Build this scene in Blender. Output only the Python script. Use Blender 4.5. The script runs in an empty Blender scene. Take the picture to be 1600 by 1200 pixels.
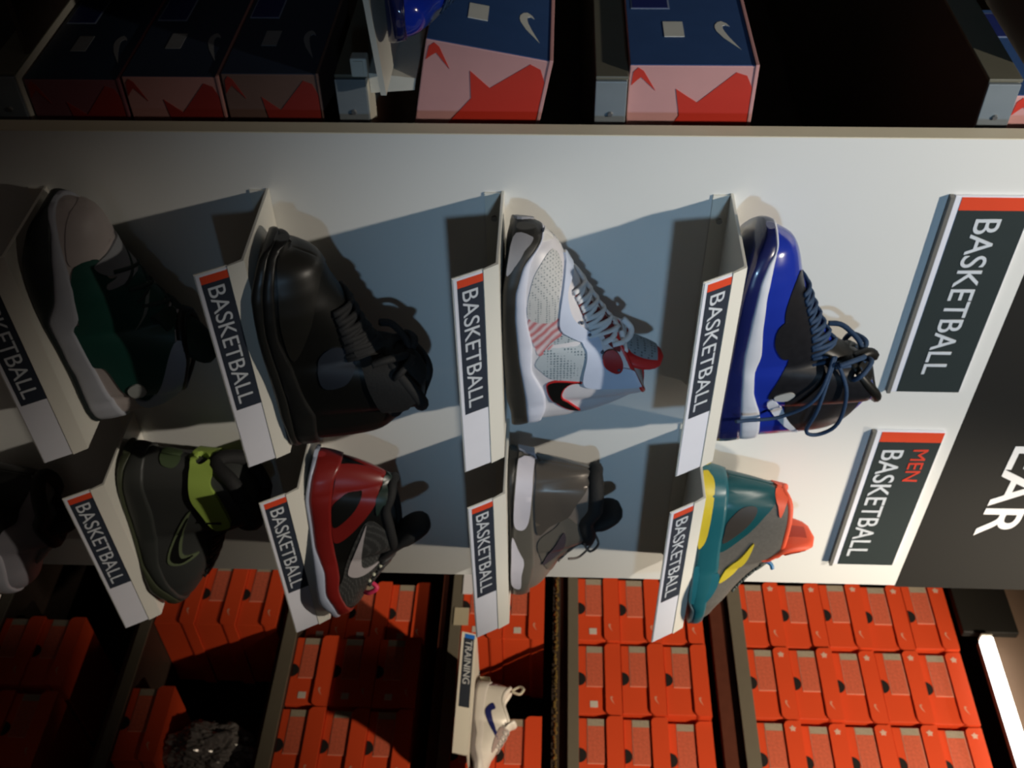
import bpy, bmesh, math, random
from mathutils import Vector, Matrix
from mathutils.geometry import delaunay_2d_cdt
random.seed(7)
SC = bpy.context.scene
COL = SC.collection
ZO = 0.85                       # height of the measuring datum above the shop floor

# ------------------------------------------------------------------ camera
cam_d = bpy.data.cameras.new('camera'); cam = bpy.data.objects.new('camera', cam_d); COL.objects.link(cam)
SC.camera = cam
CA, CB, CC = -0.038130, 0.783990, 0.017952       # pitch, yaw to the right, roll (phone held upright, picture stored sideways)
cb, sb, ca, sa = math.cos(CB), math.sin(CB), math.cos(CA), math.sin(CA)
r_ = Vector((cb, -sb, 0)); fw = Vector((sb*ca, cb*ca, sa)); u_ = r_.cross(fw)
rr = r_*math.cos(CC) + u_*math.sin(CC); uu = u_*math.cos(CC) - r_*math.sin(CC)
R = Matrix((uu, -rr, -fw)).transposed()     # picture right = real up, picture up = real left
cam.matrix_world = Matrix.Translation((-0.608964, -0.982764, 0.70+ZO)) @ R.to_4x4()
cam_d.sensor_fit = 'HORIZONTAL'; cam_d.sensor_width = 36; cam_d.lens = 1667.727885/1600*36
cam_d.clip_start = .02
cam_d.dof.use_dof = True; cam_d.dof.focus_distance = .62; cam_d.dof.aperture_fstop = 24   # hand-held phone, focused a little short

# ------------------------------------------------------------------ world, exposure, lights
w = bpy.data.worlds.new('world'); SC.world = w; w.use_nodes = True
w.node_tree.nodes['Background'].inputs[0].default_value = (.75, .62, .55, 1)
w.node_tree.nodes['Background'].inputs[1].default_value = .06
vs = SC.view_settings
vs.view_transform = 'Standard'; vs.look = 'None'; vs.gamma = 1; vs.use_curve_mapping = False; vs.exposure = 0
def spot(name, loc, aim, power, col, angle, blend, radius):
    l = bpy.data.lights.new(name, 'SPOT'); l.energy = power; l.color = col; l.spot_size = math.radians(angle); l.spot_blend = blend; l.shadow_soft_size = radius
    o = bpy.data.objects.new(name, l); COL.objects.link(o); o.location = loc
    o.rotation_euler = (Vector(aim)-Vector(loc)).to_track_quat('-Z', 'Y').to_euler(); return o
def area(name, loc, aim, power, col, sx, sy):
    l = bpy.data.lights.new(name, 'AREA'); l.shape = 'RECTANGLE'; l.size = sx; l.size_y = sy; l.energy = power; l.color = col
    o = bpy.data.objects.new(name, l); COL.objects.link(o); o.location = loc
    o.rotation_euler = (Vector(aim)-Vector(loc)).to_track_quat('-Z', 'Y').to_euler(); return o
# warm ceiling track spot above the front left, cool shop-front light, warm spot above the right end, aisle spot on the stock wall
spot('track_light_left', (-.48, -1.0, 2.34+ZO), (.42, 0, 1.36+ZO), 125, (1, .90, .77), 60, .6, .022)
spot('shop_front_light', (-1.35, -6.0, 1.45+ZO), (.18, 0, 1.12+ZO), 440, (.42, .70, 1), 16, 1.0, .17)
spot('track_light_right', (.84, -.80, 2.30+ZO), (.84, 0, 1.22+ZO), 130, (1, .86, .68), 38, 1.0, .05)
spot('aisle_light', (.55, -.9, 2.25+ZO), (1.9, .35, 1.22+ZO), 215, (1, .82, .60), 56, .8, .03)

# ------------------------------------------------------------------ materials
MATS = {}
def mat(name, col, rough=.5, metal=0, noise=.06, scale=40, spec=.5, bump=0, emit=None, coat=0):
    if name in MATS: return MATS[name]
    m = bpy.data.materials.new(name); m.use_nodes = True; nt = m.node_tree; b = nt.nodes['Principled BSDF']
    b.inputs['Roughness'].default_value = rough; b.inputs['Metallic'].default_value = metal
    b.inputs['Specular IOR Level'].default_value = spec
    if coat: b.inputs['Coat Weight'].default_value = coat
    tc = nt.nodes.new('ShaderNodeTexCoord'); n = nt.nodes.new('ShaderNodeTexNoise'); n.inputs['Scale'].default_value = scale; n.inputs['Detail'].default_value = 4
    nt.links.new(tc.outputs['Object'], n.inputs['Vector'])
    mr = nt.nodes.new('ShaderNodeMapRange'); mr.inputs[3].default_value = 1-noise; mr.inputs[4].default_value = 1+noise
    nt.links.new(n.outputs['Fac'], mr.inputs[0])
    vm = nt.nodes.new('ShaderNodeVectorMath'); vm.operation = 'SCALE'; vm.inputs[0].default_value = col
    nt.links.new(mr.outputs[0], vm.inputs['Scale']); nt.links.new(vm.outputs[0], b.inputs['Base Color'])
    if bump:
        bp = nt.nodes.new('ShaderNodeBump'); bp.inputs['Strength'].default_value = bump; bp.inputs['Distance'].default_value = .001
        nt.links.new(n.outputs['Fac'], bp.inputs['Height']); nt.links.new(bp.outputs[0], b.inputs['Normal'])
    if emit:
        b.inputs['Emission Color'].default_value = (*emit[0], 1); b.inputs['Emission Strength'].default_value = emit[1]
    MATS[name] = m; return m
def dots(name, base, dot, scale=220, rough=.6, thr=.32):
    """perforated mesh / speckle: voronoi dots"""
    if name in MATS: return MATS[name]
    m = mat(name, base, rough); nt = m.node_tree; b = nt.nodes['Principled BSDF']
    tc = nt.nodes.new('ShaderNodeTexCoord'); v = nt.nodes.new('ShaderNodeTexVoronoi'); v.inputs['Scale'].default_value = scale; v.inputs['Randomness'].default_value = .15
    nt.links.new(tc.outputs['Object'], v.inputs['Vector'])
    lt = nt.nodes.new('ShaderNodeMath'); lt.operation = 'LESS_THAN'; lt.inputs[1].default_value = thr; nt.links.new(v.outputs['Distance'], lt.inputs[0])
    mx = nt.nodes.new('ShaderNodeMix'); mx.data_type = 'RGBA'; mx.inputs[6].default_value = (*base, 1); mx.inputs[7].default_value = (*dot, 1)
    nt.links.new(lt.outputs[0], mx.inputs[0]); nt.links.new(mx.outputs[2], b.inputs['Base Color'])
    return m
def streaks(name, base, line, scale=90, rough=.4):
    if name in MATS: return MATS[name]
    m = mat(name, base, rough); nt = m.node_tree; b = nt.nodes['Principled BSDF']
    tc = nt.nodes.new('ShaderNodeTexCoord'); v = nt.nodes.new('ShaderNodeTexWave'); v.inputs['Scale'].default_value = scale; v.inputs['Distortion'].default_value = 3; v.inputs['Detail'].default_value = 2
    v.bands_direction = 'DIAGONAL'
    nt.links.new(tc.outputs['Object'], v.inputs['Vector'])
    mx = nt.nodes.new('ShaderNodeMix'); mx.data_type = 'RGBA'; mx.inputs[6].default_value = (*base, 1); mx.inputs[7].default_value = (*line, 1)
    nt.links.new(v.outputs['Fac'], mx.inputs[0]); nt.links.new(mx.outputs[2], b.inputs['Base Color'])
    return m
WHITE = mat('white_laminate', (.74, .74, .71), .42, noise=.015, scale=6)
SHELFW = mat('cream_painted_metal', (.78, .76, .68), .38, noise=.02, scale=12)
EDGE = mat('beige_edge_band', (.74, .67, .50), .45, noise=.05)
LABELW = mat('white_card', (.76, .77, .84), .45, noise=.02)
NAVY = mat('dark_slate_print', (.030, .038, .055), .45, noise=.08)
GREENSLATE = mat('dark_green_slate_print', (.026, .036, .036), .5, noise=.06)
REDP = mat('orange_red_print', (.72, .07, .025), .45)
TXT = mat('pale_lettering', (.62, .66, .70), .5)
TXTR = mat('red_lettering', (.62, .05, .025), .5)
BLACKB = mat('black_laminate', (.014, .013, .011), .55, noise=.08, scale=5)
TXTW = mat('white_vinyl', (.85, .85, .85), .45)
STEEL = mat('grey_painted_steel', (.16, .155, .14), .45, noise=.08)
STEELD = mat('dark_brown_steel', (.045, .030, .022), .55, noise=.2)
DARK = mat('charcoal_backing', (.02, .018, .016), .7, noise=.2)
SCREW = mat('zinc_screw', (.35, .35, .34), .35, metal=.8)

# ------------------------------------------------------------------ mesh helpers
def link(name, bm, m, parent=None, smooth=False, loc=None):
    bmesh.ops.recalc_face_normals(bm, faces=bm.faces)
    me = bpy.data.meshes.new(name); bm.to_mesh(me); bm.free()
    ms = m if isinstance(m, (list, tuple)) else [m]
    for k in ms: me.materials.append(k)
    if smooth:
        for p in me.polygons: p.use_smooth = True
    o = bpy.data.objects.new(name, me); COL.objects.link(o)
    if parent: o.parent = parent
    if loc: o.location = loc
    return o
def thing(name, label, cat, loc=(0, 0, 0), rz=0, group=None):
    o = bpy.data.objects.new(name, None); COL.objects.link(o); o.empty_display_size = .05
    o.location = (loc[0], loc[1], loc[2]+ZO); o.rotation_euler = (0, 0, rz); tag(o, label, cat, group); return o
def tag(o, label, cat, group=None):
    o['label'] = label; o['category'] = cat
    if group: o['group'] = group
    return o
def struct(o): o['kind'] = 'structure'; o.location.z += ZO; return o
def box(bm, x0, x1, y0, y1, z0, z1, bev=0, mi=0):
    r = bmesh.ops.create_cube(bm, size=1); vs_ = r['verts']
    for v in vs_: v.co = Vector(((x0+x1)/2+v.co.x*(x1-x0), (y0+y1)/2+v.co.y*(y1-y0), (z0+z1)/2+v.co.z*(z1-z0)))
    fs = set(f for v in vs_ for f in v.link_faces)
    for f in fs: f.material_index = mi
    if bev:
        es = list(set(e for v in vs_ for e in v.link_edges))
        bmesh.ops.bevel(bm, geom=es, offset=bev, segments=2, affect='EDGES', profile=.5)
    return bm
def boxo(name, x0, x1, y0, y1, z0, z1, m, parent=None, bev=0, loc=None):
    return link(name, box(bmesh.new(), x0, x1, y0, y1, z0, z1, bev), m, parent, loc=loc)
def prism(bm, pts, d, mi=0):
    """closed polygon pts (3d) pushed along vector d"""
    a = [bm.verts.new(p) for p in pts]; b = [bm.verts.new(Vector(p)+Vector(d)) for p in pts]
    f = bm.faces.new(a); f2 = bm.faces.new(b[::-1]); n = len(a); fs = [f, f2]
    for i in range(n): fs.append(bm.faces.new((a[i], b[i], b[(i+1) % n], a[(i+1) % n])))
    for k in fs: k.material_index = mi
    return bm
def smooth_path(pts, n=6, closed=False):
    out = []; N = len(pts); P = [Vector(p) for p in pts]
    g = (lambda i: P[i % N]) if closed else (lambda i: P[max(0, min(N-1, i))])
    for i in range(N if closed else N-1):
        p0, p1, p2, p3 = g(i-1), g(i), g(i+1), g(i+2)
        for k in range(n):
            t = k/n
            out.append(.5*((2*p1)+(p2-p0)*t+(2*p0-5*p1+4*p2-p3)*t*t+(3*p1-p0-3*p2+p3)*t**3))
    if not closed: out.append(P[-1].copy())
    return out
def tube(bm, pts, rad, seg=8, closed=False, flat=1., mi=0):
    P = [Vector(p) for p in pts]; N = len(P); rings = []; up = None
    for i in range(N):
        a = P[(i-1) % N] if closed else P[max(i-1, 0)]; b = P[(i+1) % N] if closed else P[min(i+1, N-1)]
        t = (b-a).normalized() if (b-a).length > 1e-9 else Vector((0, 0, 1))
        if up is None: up = Vector((0, 0, 1)) if abs(t.z) < .9 else Vector((1, 0, 0))
        s = t.cross(up).normalized(); up = s.cross(t).normalized()
        r = rad(i/(N-1)) if callable(rad) else rad
        rings.append([bm.verts.new(P[i]+s*r*math.cos(2*math.pi*k/seg)+up*r*flat*math.sin(2*math.pi*k/seg)) for k in range(seg)])
    fs = []
    for i in range(N if closed else N-1):
        A, B = rings[i], rings[(i+1) % N]
        for k in range(seg): fs.append(bm.faces.new((A[k], A[(k+1) % seg], B[(k+1) % seg], B[k])))
    if not closed:
        fs.append(bm.faces.new(rings[0][::-1])); fs.append(bm.faces.new(rings[-1]))
    for f in fs: f.material_index = mi
    return bm
def text_mesh(body, width, height, depth=.0006, bold=0.0):
    """flat lettering in the local x/z plane, lower-left at the origin, facing -y"""
    cu = bpy.data.curves.new('lettering', 'FONT'); cu.body = body; cu.extrude = .01; cu.offset = bold
    o = bpy.data.objects.new('tmp', cu); COL.objects.link(o); bpy.context.view_layer.update()
    dg = bpy.context.evaluated_depsgraph_get(); me = bpy.data.meshes.new_from_object(o.evaluated_get(dg))
    bpy.data.objects.remove(o); bpy.data.curves.remove(cu)
    bm = bmesh.new(); bm.from_mesh(me); bpy.data.meshes.remove(me)
    xs = [v.co.x for v in bm.verts]; ys = [v.co.y for v in bm.verts]; x0, x1, y0, y1 = min(xs), max(xs), min(ys), max(ys)
    for v in bm.verts:
        c = v.co; v.co = Vector(((c.x-x0)/(x1-x0)*width, -(c.z+.01)/.02*depth, (c.y-y0)/(y1-y0)*height))
    return bm
SWOOSH = [(0, .52), (.06, .32), (.17, .12), (.30, .02), (.45, .06), (.62, .30), (.82, .66), (1.0, 1.0), (.80, .80), (.60, .62), (.45, .50), (.32, .42), (.22, .42), (.14, .52), (.10, .72), (.12, .95), (.05, .80)]
def swoosh_poly(w, h): return [(a*w, b*h) for a, b in [(0, .35), (.04, .16), (.13, .03), (.24, .0), (.36, .05), (.60, .32), (1.0, 1.0), (.60, .60), (.38, .42), (.26, .36), (.17, .38), (.14, .50), (.19, .70), (.08, .58)]]

def copy_tree(o, parent=None):
    c = o.copy(); COL.objects.link(c); c.parent = parent
    for ch in list(o.children): copy_tree(ch, c)
    return c

# ------------------------------------------------------------------ the room
PW, PT, HT = .800, 1.240, 1.75        # panel width, height of its white part, top of the black header
struct(boxo('floor', -4, 5, -7.5, 5, -.90, -.85, mat('grey_floor', (.10, .09, .08), .5)))
struct(boxo('ceiling', -4, 5, -7.5, 5, 2.75, 2.85, mat('brown_ceiling', (.20, .14, .10), .8)))
struct(boxo('wall_back', -4, 5, 4.6, 4.7, -.85, 2.75, mat('dark_brown_wall', (.05, .04, .032), .8)))
struct(boxo('wall_right', 2.62, 2.72, -7.5, 4.6, -.85, 2.75, mat('dark_brown_wall', (.05, .04, .032), .8)))

# ------------------------------------------------------------------ the display panel
pan = thing('display_panel', 'tall white shoe display panel with black header closing the end of the gondola', 'display panel', (0, 0, -.85))
def P(name, x0, x1, y0, y1, z0, z1, m, bev=0): return boxo(name, x0, x1, y0, y1, z0+.85, z1+.85, m, pan, bev)
P('white_board', .0, PW, .0, .014, -.85, PT, WHITE)
P('header_board', .0, PW+.004, .0, .014, PT+.0005, HT, BLACKB)
P('edge_band', -.0012, .0, .0, .020, -.85, HT, EDGE)
P('backing_frame', .012, PW-.012, .0145, .030, -.85, HT-.01, DARK)
bm = text_mesh('FOOTWEAR', .623, .058, bold=.012)
link('header_lettering', bm, TXTW, pan, loc=(.045, -.0003, 1.322+.85))

# ------------------------------------------------------------------ category signs on the panel
def sign(x0, x1, z0, z1, words, label, red=.018):
    s = thing('category_sign', label, 'sign', (x0, -.0004, z0), group=None); W, H = x1-x0, z1-z0
    boxo('sign_plate', 0, W, -.004, 0, 0, H, LABELW, s, .0006)
    boxo('bottom_rail', 0, W, -.0075, 0, -.006, -.0015, STEEL, s)
    boxo('red_stripe', .001, red, -.0046, -.0040, .007, H-.001, REDP, s)
    boxo('dark_field', red, W-.001, -.0046, -.0040, .007, H-.001, GREENSLATE, s)
    for body, tx, tz, tw, th, m in words:
        link('lettering', text_mesh(body, tw, th, bold=.004 if len(body) > 4 else .001), m, s, loc=(tx, -.0047, tz))
sign(.068, .368, 1.132, 1.218, [('BASKETBALL', .029, .029, .238, .0285, TXT)], 'dark sign reading BASKETBALL alone, with a red stripe at its left end')
sign(.443, .742, 1.132, 1.222, [('BASKETBALL', .036, .015, .240, .029, TXT), ('MEN', .034, .056, .066, .020, TXTR)], 'dark sign reading MEN BASKETBALL, with the word MEN in red', .020)

# ------------------------------------------------------------------ the small shoe shelves
D = .1294
def make_shelf():
    s = thing('shoe_shelf', '', 'shelf'); W = .297
    boxo('shelf_plate', 0, W, -D, -.0005, -.0035, 0, SHELFW, s, .0006)
    # sloping front lip
    bm = bmesh.new(); prism(bm, [(0, -D, 0), (0, -D-.0105, -.0150), (0, -D-.0085, -.0160), (0, -D+.002, -.0030)], (W, 0, 0)); link('front_lip', bm, SHELFW, s)
    a = Vector((0, -D-.0085, -.0155)); b = Vector((0, -D-.0255, -.0460)); d = (b-a); n = Vector((0, -d.z, d.y)).normalized()
    if n.y > 0: n = -n
    bm = bmesh.new(); prism(bm, [a, b, b-n*.0015, a-n*.0015], (W, 0, 0)); link('label_holder', bm, SHELFW, s)
    def card(name, x0, x1, t0, t1, m, off, th):
        p = lambda t: a+d*t+n*off
        bm = bmesh.new(); prism(bm, [p(t0)+Vector((x0, 0, 0)), p(t1)+Vector((x0, 0, 0)), p(t1)+n*th+Vector((x0, 0, 0)), p(t0)+n*th+Vector((x0, 0, 0))], (x1-x0, 0, 0))
        return link(name, bm, m, s)
    card('price_card', .001, W-.001, .04, .97, LABELW, .0001, .0008)
    card('red_stripe', .004, .014, .03, .86, REDP, .0010, .0002)
    card('dark_field', .014, .199, .03, .86, NAVY, .0010, .0002)
    bm = text_mesh('BASKETBALL', .170, .0180, .0003, bold=.0)
    up = -d.normalized()
    M = Matrix(((1, 0, 0), (0, -n.y, up.y), (0, -n.z, up.z)))
    o = a+d*.72+n*.0013
    for v in bm.verts: v.co = M @ v.co + o + Vector((.020, 0, 0))
    link('lettering', bm, TXT, s)
    boxo('back_flange', .002, W-.002, -.0025, -.0002, -.022, -.0035, SHELFW, s)
    bm = bmesh.new(); bmesh.ops.create_cone(bm, cap_ends=True, segments=12, radius1=.0035, radius2=.003, depth=.003)
    for v in bm.verts: v.co = Vector((v.co.x+.035, -.004+v.co.z, v.co.y-.012))
    link('screw', bm, SCREW, s)
    return s
ZL = {'1': .130, '2': .381, '3': .643, '4': .894}
desc = {'L1': 'cream shelf under the green and white boot, lowest of the left column', 'L2': 'cream shelf under the all-black boot, second from the bottom on the left',
 'L3': 'cream shelf under the white boot with red trim in the left column', 'L4': 'cream shelf under the royal blue boot, top of the left column',
 'R0': 'dim cream shelf lowest on the right, under a pale grey shoe', 'R1': 'cream shelf under the dark shoe with a lime strap', 'R2': 'cream shelf under the red and black shoe in the right column',
 'R3': 'cream shelf under the metallic grey shoe in the right column', 'R4': 'cream shelf under the teal shoe, top of the right column'}
sh0 = make_shelf(); first = True
for k, lab in desc.items():
    z = -.120 if k[1] == '0' else ZL[k[1]]; x = .070 if k[0] == 'L' else .4365
    s = sh0 if first else copy_tree(sh0); first = False
    s.location = (x, 0, z+ZO); s['label'] = lab; s['group'] = 'small shelves on the display panel'

# ------------------------------------------------------------------ shoes
def lerp_table(tab,x):
    if x<=tab[0][0]: return tab[0][1]
    for (a,b),(c,d) in zip(tab,tab[1:]):
        if x<=c:
            return b+(d-b)*(x-a)/(c-a) if c>a else d
    return tab[-1][1]
PLAN=[(0,0),(.008,.25),(.025,.44),(.05,.60),(.09,.76),(.15,.91),(.23,.99),(.32,1),(.42,.95),(.55,.84),(.68,.77),(.8,.76),(.88,.73),(.93,.64),(.965,.5),(.985,.34),(.995,.19),(1,0)]
class Foot:
    # local frame: x from toe (0) to heel (L), z up from shelf, y sideways
    def __init__(s,L,W,top,bot,rim,rimw=.030,p=2.4):
        s.L,s.W,s.topt,s.bott,s.rim,s.rimw,s.p=L,W,top,bot,rim,rimw,p
    def w(s,x): return s.W*lerp_table(PLAN,x/s.L)
    def top(s,x): return lerp_table(s.topt,x)
    def bot(s,x): return lerp_table(s.bott,x)
    def wr(s,x):
        a,b=s.rim
        if x<=a or x>=b: return 0.
        u=(x-a)/(b-a)*2-1
        return min(s.rimw*(max(0,1-abs(u)**2.6))**.5, .93*s.w(x))
    def half(s,x,z):
        x=min(max(x,0),s.L)
        b,t=s.bot(x),s.top(x)
        if t<=b: return 0.
        u=min(max((z-b)/(t-b),0),1)
        wr=s.wr(x); w=s.w(x)
        # blend of exponent between dome (toe) and ankle wall
        a=s.rim[0]; k=min(max((x-a*.45)/(a*.6),0),1)
        p=s.p*(1-k)+1.5*k
        g=max(0,1-u**p)**(.5*(1-k)+.62*k)
        ankle=1-.10*k*math.sin(math.pi*u)
        return wr+(w-wr)*g*ankle

def resmooth(tab, L, n=72, it=3):
    xs = [L*i/n for i in range(n+1)]; zs = [lerp_table(tab, x) for x in xs]
    for _ in range(it):
        zs = [zs[0]]+[(zs[i-1]+2*zs[i]+zs[i+1])/4 for i in range(1, n)]+[zs[-1]]
    return list(zip(xs, zs))
def stations(L, n=64):
    return [L*(1-math.cos(math.pi*i/n))/2 for i in range(n+1)]

class Shoe:
    def __init__(s, D_, name, label, cat='shoe', up=None, zb=None, lift=0):
        s.D = D_; L = D_['L']; s.L = L
        s.F = Foot(L, D_['W'], resmooth(D_['top'], L), resmooth(D_['bot'], L, it=2) if D_['bot'] else [(0, 0), (L, 0)], D_['rim'], D_['rimw'])
        s.F.topt = [(x, s.F.bot(x)+(z-s.F.bot(x))*(.66+.34*math.sin(math.pi/2*min(1, x/.014)))) for x, z in s.F.topt]
        T = D_['T']; z = T[2] if zb is None else zb
        # rows: local x (toe->heel), y toward the viewer side is -y
        ya = math.radians(D_['yaw'])
        s.root = thing(name, label, cat, (T[0], T[1], z+.0004+lift), 0, 'basketball shoes on the display panel')
        if D_['s'] > 0: s.m = lambda x, y, z: Vector((x*math.cos(ya)-y*math.sin(ya), y*math.cos(ya)+x*math.sin(ya), z))
        else: s.m = lambda x, y, z: Vector((-x*math.cos(ya)+y*math.sin(ya), y*math.cos(ya)+x*math.sin(ya), z))
        if up: s.F.rimw = up
    def V(s, bm, x, y, z): return bm.verts.new(s.m(x, y, z))
    def grid(s, bm, rows, mi=0, closed=False):
        fs = []
        for A, B in zip(rows, rows[1:]):
            n = len(A)
            for i in range(n if closed else n-1):
                q = [A[i], A[(i+1) % n], B[(i+1) % n], B[i]]
                try: f = bm.faces.new(q); f.material_index = mi; fs.append(f)
                except ValueError: pass
        return fs
    def upper(s, m, lining):
        F = s.F; bm = bmesh.new(); rows = []; inn = []
        for x in stations(s.L, 76):
            x = min(max(x, .0004), s.L-.0004); b, t = F.bot(x)+.003, F.top(x); N = 18
            half = []
            for i in range(N+1):
                u = math.sin(math.pi/2*i/N); z = b+(t-b)*u; half.append((F.half(x, z) if i < N else F.wr(x), z))
            row = [s.V(bm, x, -y, z) for y, z in half]+[s.V(bm, x, y, z) for y, z in half[::-1]]
            rows.append(row)
            w = F.wr(x)
            if w > .002: inn.append((x, w, t))
        s.grid(bm, rows)
        # close heel and toe
        for r in (rows[0], rows[-1]):
            for i in range(len(r)//2-1):
                j = len(r)-1-i
                try: bm.faces.new((r[i], r[i+1], r[j-1], r[j]))
                except ValueError: pass
        # remove the lid over the ankle opening
        bmesh.ops.remove_doubles(bm, verts=bm.verts, dist=.00005)
        link('upper', bm, m, s.root, True)
        bm = bmesh.new(); rows = []
        for x, w, t in inn:
            d = min(.055, max(.01, (t-F.bot(x))*.5)); prof = [(w*.98, t+.0005), (w*.86, t-.006), (w*.80, t-d*.5), (w*.6, t-d*.85), (0, t-d)]
            rows.append([s.V(bm, x, -a, z) for a, z in prof]+[s.V(bm, x, a, z) for a, z in prof[-2::-1]])
        s.grid(bm, rows); o = link('lining', bm, lining, s.root, True); 
    def collar(s, m, r=.007):
        F = s.F; a, b = F.rim; pts = []
        xs = [a+(b-a)*(1-math.cos(math.pi*i/20))/2 for i in range(21)]
        for x in xs: pts.append(s.m(x, -F.wr(x)*.93, F.top(x)-.001))
        for x in xs[-2:0:-1]: pts.append(s.m(x, F.wr(x)*.93, F.top(x)-.001))
        link('collar', tube(bmesh.new(), pts, r, 10, closed=True), m, s.root, True)
    def band(s, name, lo, hi, off, m, bulge=.0015):
        F = s.F; bm = bmesh.new(); rows = []
        for x in stations(s.L, 80):
            x = min(max(x, .0006), s.L-.0006)
            z0, z1 = lo(x), min(hi(x), F.top(x)-.0005)
            z1 = max(z1, z0+.0004); N = 7; R_ = []
            # push outline lengthways too, so toe and heel get thickness
            k = (x/s.L*2-1); xe = x+off*max(-1, min(1, k*abs(k)**3))
            for i in range(N+1):
                t = i/N; z = z0+(z1-z0)*t
                y = max(F.half(x, max(z, F.bot(x)+.001)), 0)+off*min(1, F.w(x)/.012)+bulge*math.sin(math.pi*t)
                if i == 0: y -= .0012
                R_.append((max(y, .0003), z))
            R_ += [(max(R_[-1][0]-off-.004, .0002), z1)]
            rows.append([s.V(bm, xe, -y, z) for y, z in R_]+[s.V(bm, xe, y, z) for y, z in R_[::-1]])
        s.grid(bm, rows, closed=True); bm.faces.new(rows[0]); bm.faces.new(rows[-1][::-1])
        return link(name, bm, m, s.root, True)
    def soles(s, mo, mm, oo=.0035, om=.0028, osplit=None):
        F = s.F; lo = s.D['lines']['mid_lo']; hi = s.D['lines']['mid_hi']
        L = s.L
        lo2 = resmooth([(x, max(z, F.bot(x)+.004)) for x, z in lo], L, it=1); hi2 = resmooth([(x, max(z, F.bot(x)+.010)) for x, z in hi], L, it=2)
        s.band('outsole', lambda x: F.bot(x), lambda x: max(lerp_table(lo2, x), F.bot(x)+.003), oo, mo)
        s.band('midsole', lambda x: max(lerp_table(lo2, x), F.bot(x)+.003)-.0005, lambda x: max(lerp_table(hi2, x), lerp_table(lo2, x)+.002), om, mm)
        s.lo2, s.hi2 = lo2, hi2
    def pos(s, x, q, sgn, off=0):
        """point of the shell at length x and height parameter q (0 sole .. 1 ridge), pushed out by off"""
        F = s.F
        def raw(x, q):
            x = min(max(x, .0008), s.L-.0008); b = F.bot(x); t = F.top(x); z = b+(t-b)*math.sin(math.pi/2*q)
            return Vector((x, F.half(x, z) if q < .999 else F.wr(x), z))
        p = raw(x, q)
        e = .0015; dx_ = raw(min(x+e, s.L), q)-raw(max(x-e, 0), q); dq = raw(x, min(q+.02, 1))-raw(x, q-.02); n = dq.cross(dx_)
        n = n.normalized() if n.length > 1e-12 else Vector((0, 1, 0))
        if n.y < 0: n = -n
        if q > .985 and F.wr(x) < .001: n = Vector((0, 0, 1))
        p = p+n*off; return s.m(p.x, sgn*max(p.y, 0), p.z)
    def patch(s, name, poly, m, off=.0012, smooth=True, parent=None, both=True, step=.0045):
        F = s.F; H = .085
        def enc(p):
            x = min(max(p[0], .001), s.L-.001); b, t = F.bot(x), F.top(x); k = min(max((p[1]-b)/max(t-b, .002), .0), 1)
            return Vector((x, math.asin(k)/(math.pi/2)*H))
        P2 = [Vector(p) for p in poly]
        P2 = smooth_path(P2, 5, closed=True) if smooth else P2
        P2 = [enc(p) for p in P2]; Q = []
        for p in P2:
            if not Q or (p-Q[-1]).length > .0004: Q.append(p)
        if (Q[0]-Q[-1]).length < .0004: Q.pop()
        x0, x1 = min(p.x for p in Q), max(p.x for p in Q); y0, y1 = min(p.y for p in Q), max(p.y for p in Q)
        def inside(x, y):
            c = False
            for i in range(len(Q)):
                a, b = Q[i], Q[i-1]
                if (a.y > y) != (b.y > y) and x < (b.x-a.x)*(y-a.y)/(b.y-a.y)+a.x: c = not c
            return c
        pts = list(Q); nx, ny = int((x1-x0)/step)+1, int((y1-y0)/step)+1
        for i in range(nx):
            for j in range(ny):
                x, y = x0+(i+.5)*step, y0+(j+.5)*step
                if inside(x, y) and min((p-Vector((x, y))).length for p in Q) > step*.4: pts.append(Vector((x, y)))
        vs2, es, fs, *_ = delaunay_2d_cdt(pts, [], [list(range(len(Q)))], 1, 1e-6)
        for sgn in ((-1, 1) if both else (-1,)):
            bm = bmesh.new(); top, bot = [], []
            for v in vs2:
                q = min(max(v.y/H, .0), 1)
                top.append(bm.verts.new(s.pos(v.x, q, sgn, off))); bot.append(bm.verts.new(s.pos(v.x, q, sgn, -.001)))
            edges = {}
            for f in fs:
                try: g_ = bm.faces.new([top[i] for i in f]); g_.smooth = True
                except ValueError: continue
                for i in range(len(f)):
                    k = tuple(sorted((f[i], f[(i+1) % len(f)]))); edges[k] = edges.get(k, 0)+1
            for (i, j), c in edges.items():
                if c == 1:
                    try: bm.faces.new((top[i], top[j], bot[j], bot[i]))
                    except ValueError: pass
            for e in bm.edges:
                if len(e.link_faces) == 2 and (len(e.link_faces[0].verts) != len(e.link_faces[1].verts)): e.smooth = False
            for v in [v for v in bm.verts if not v.link_faces]: bm.verts.remove(v)
            o = link(name, bm, m, parent or s.root, False)
        return o
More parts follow.
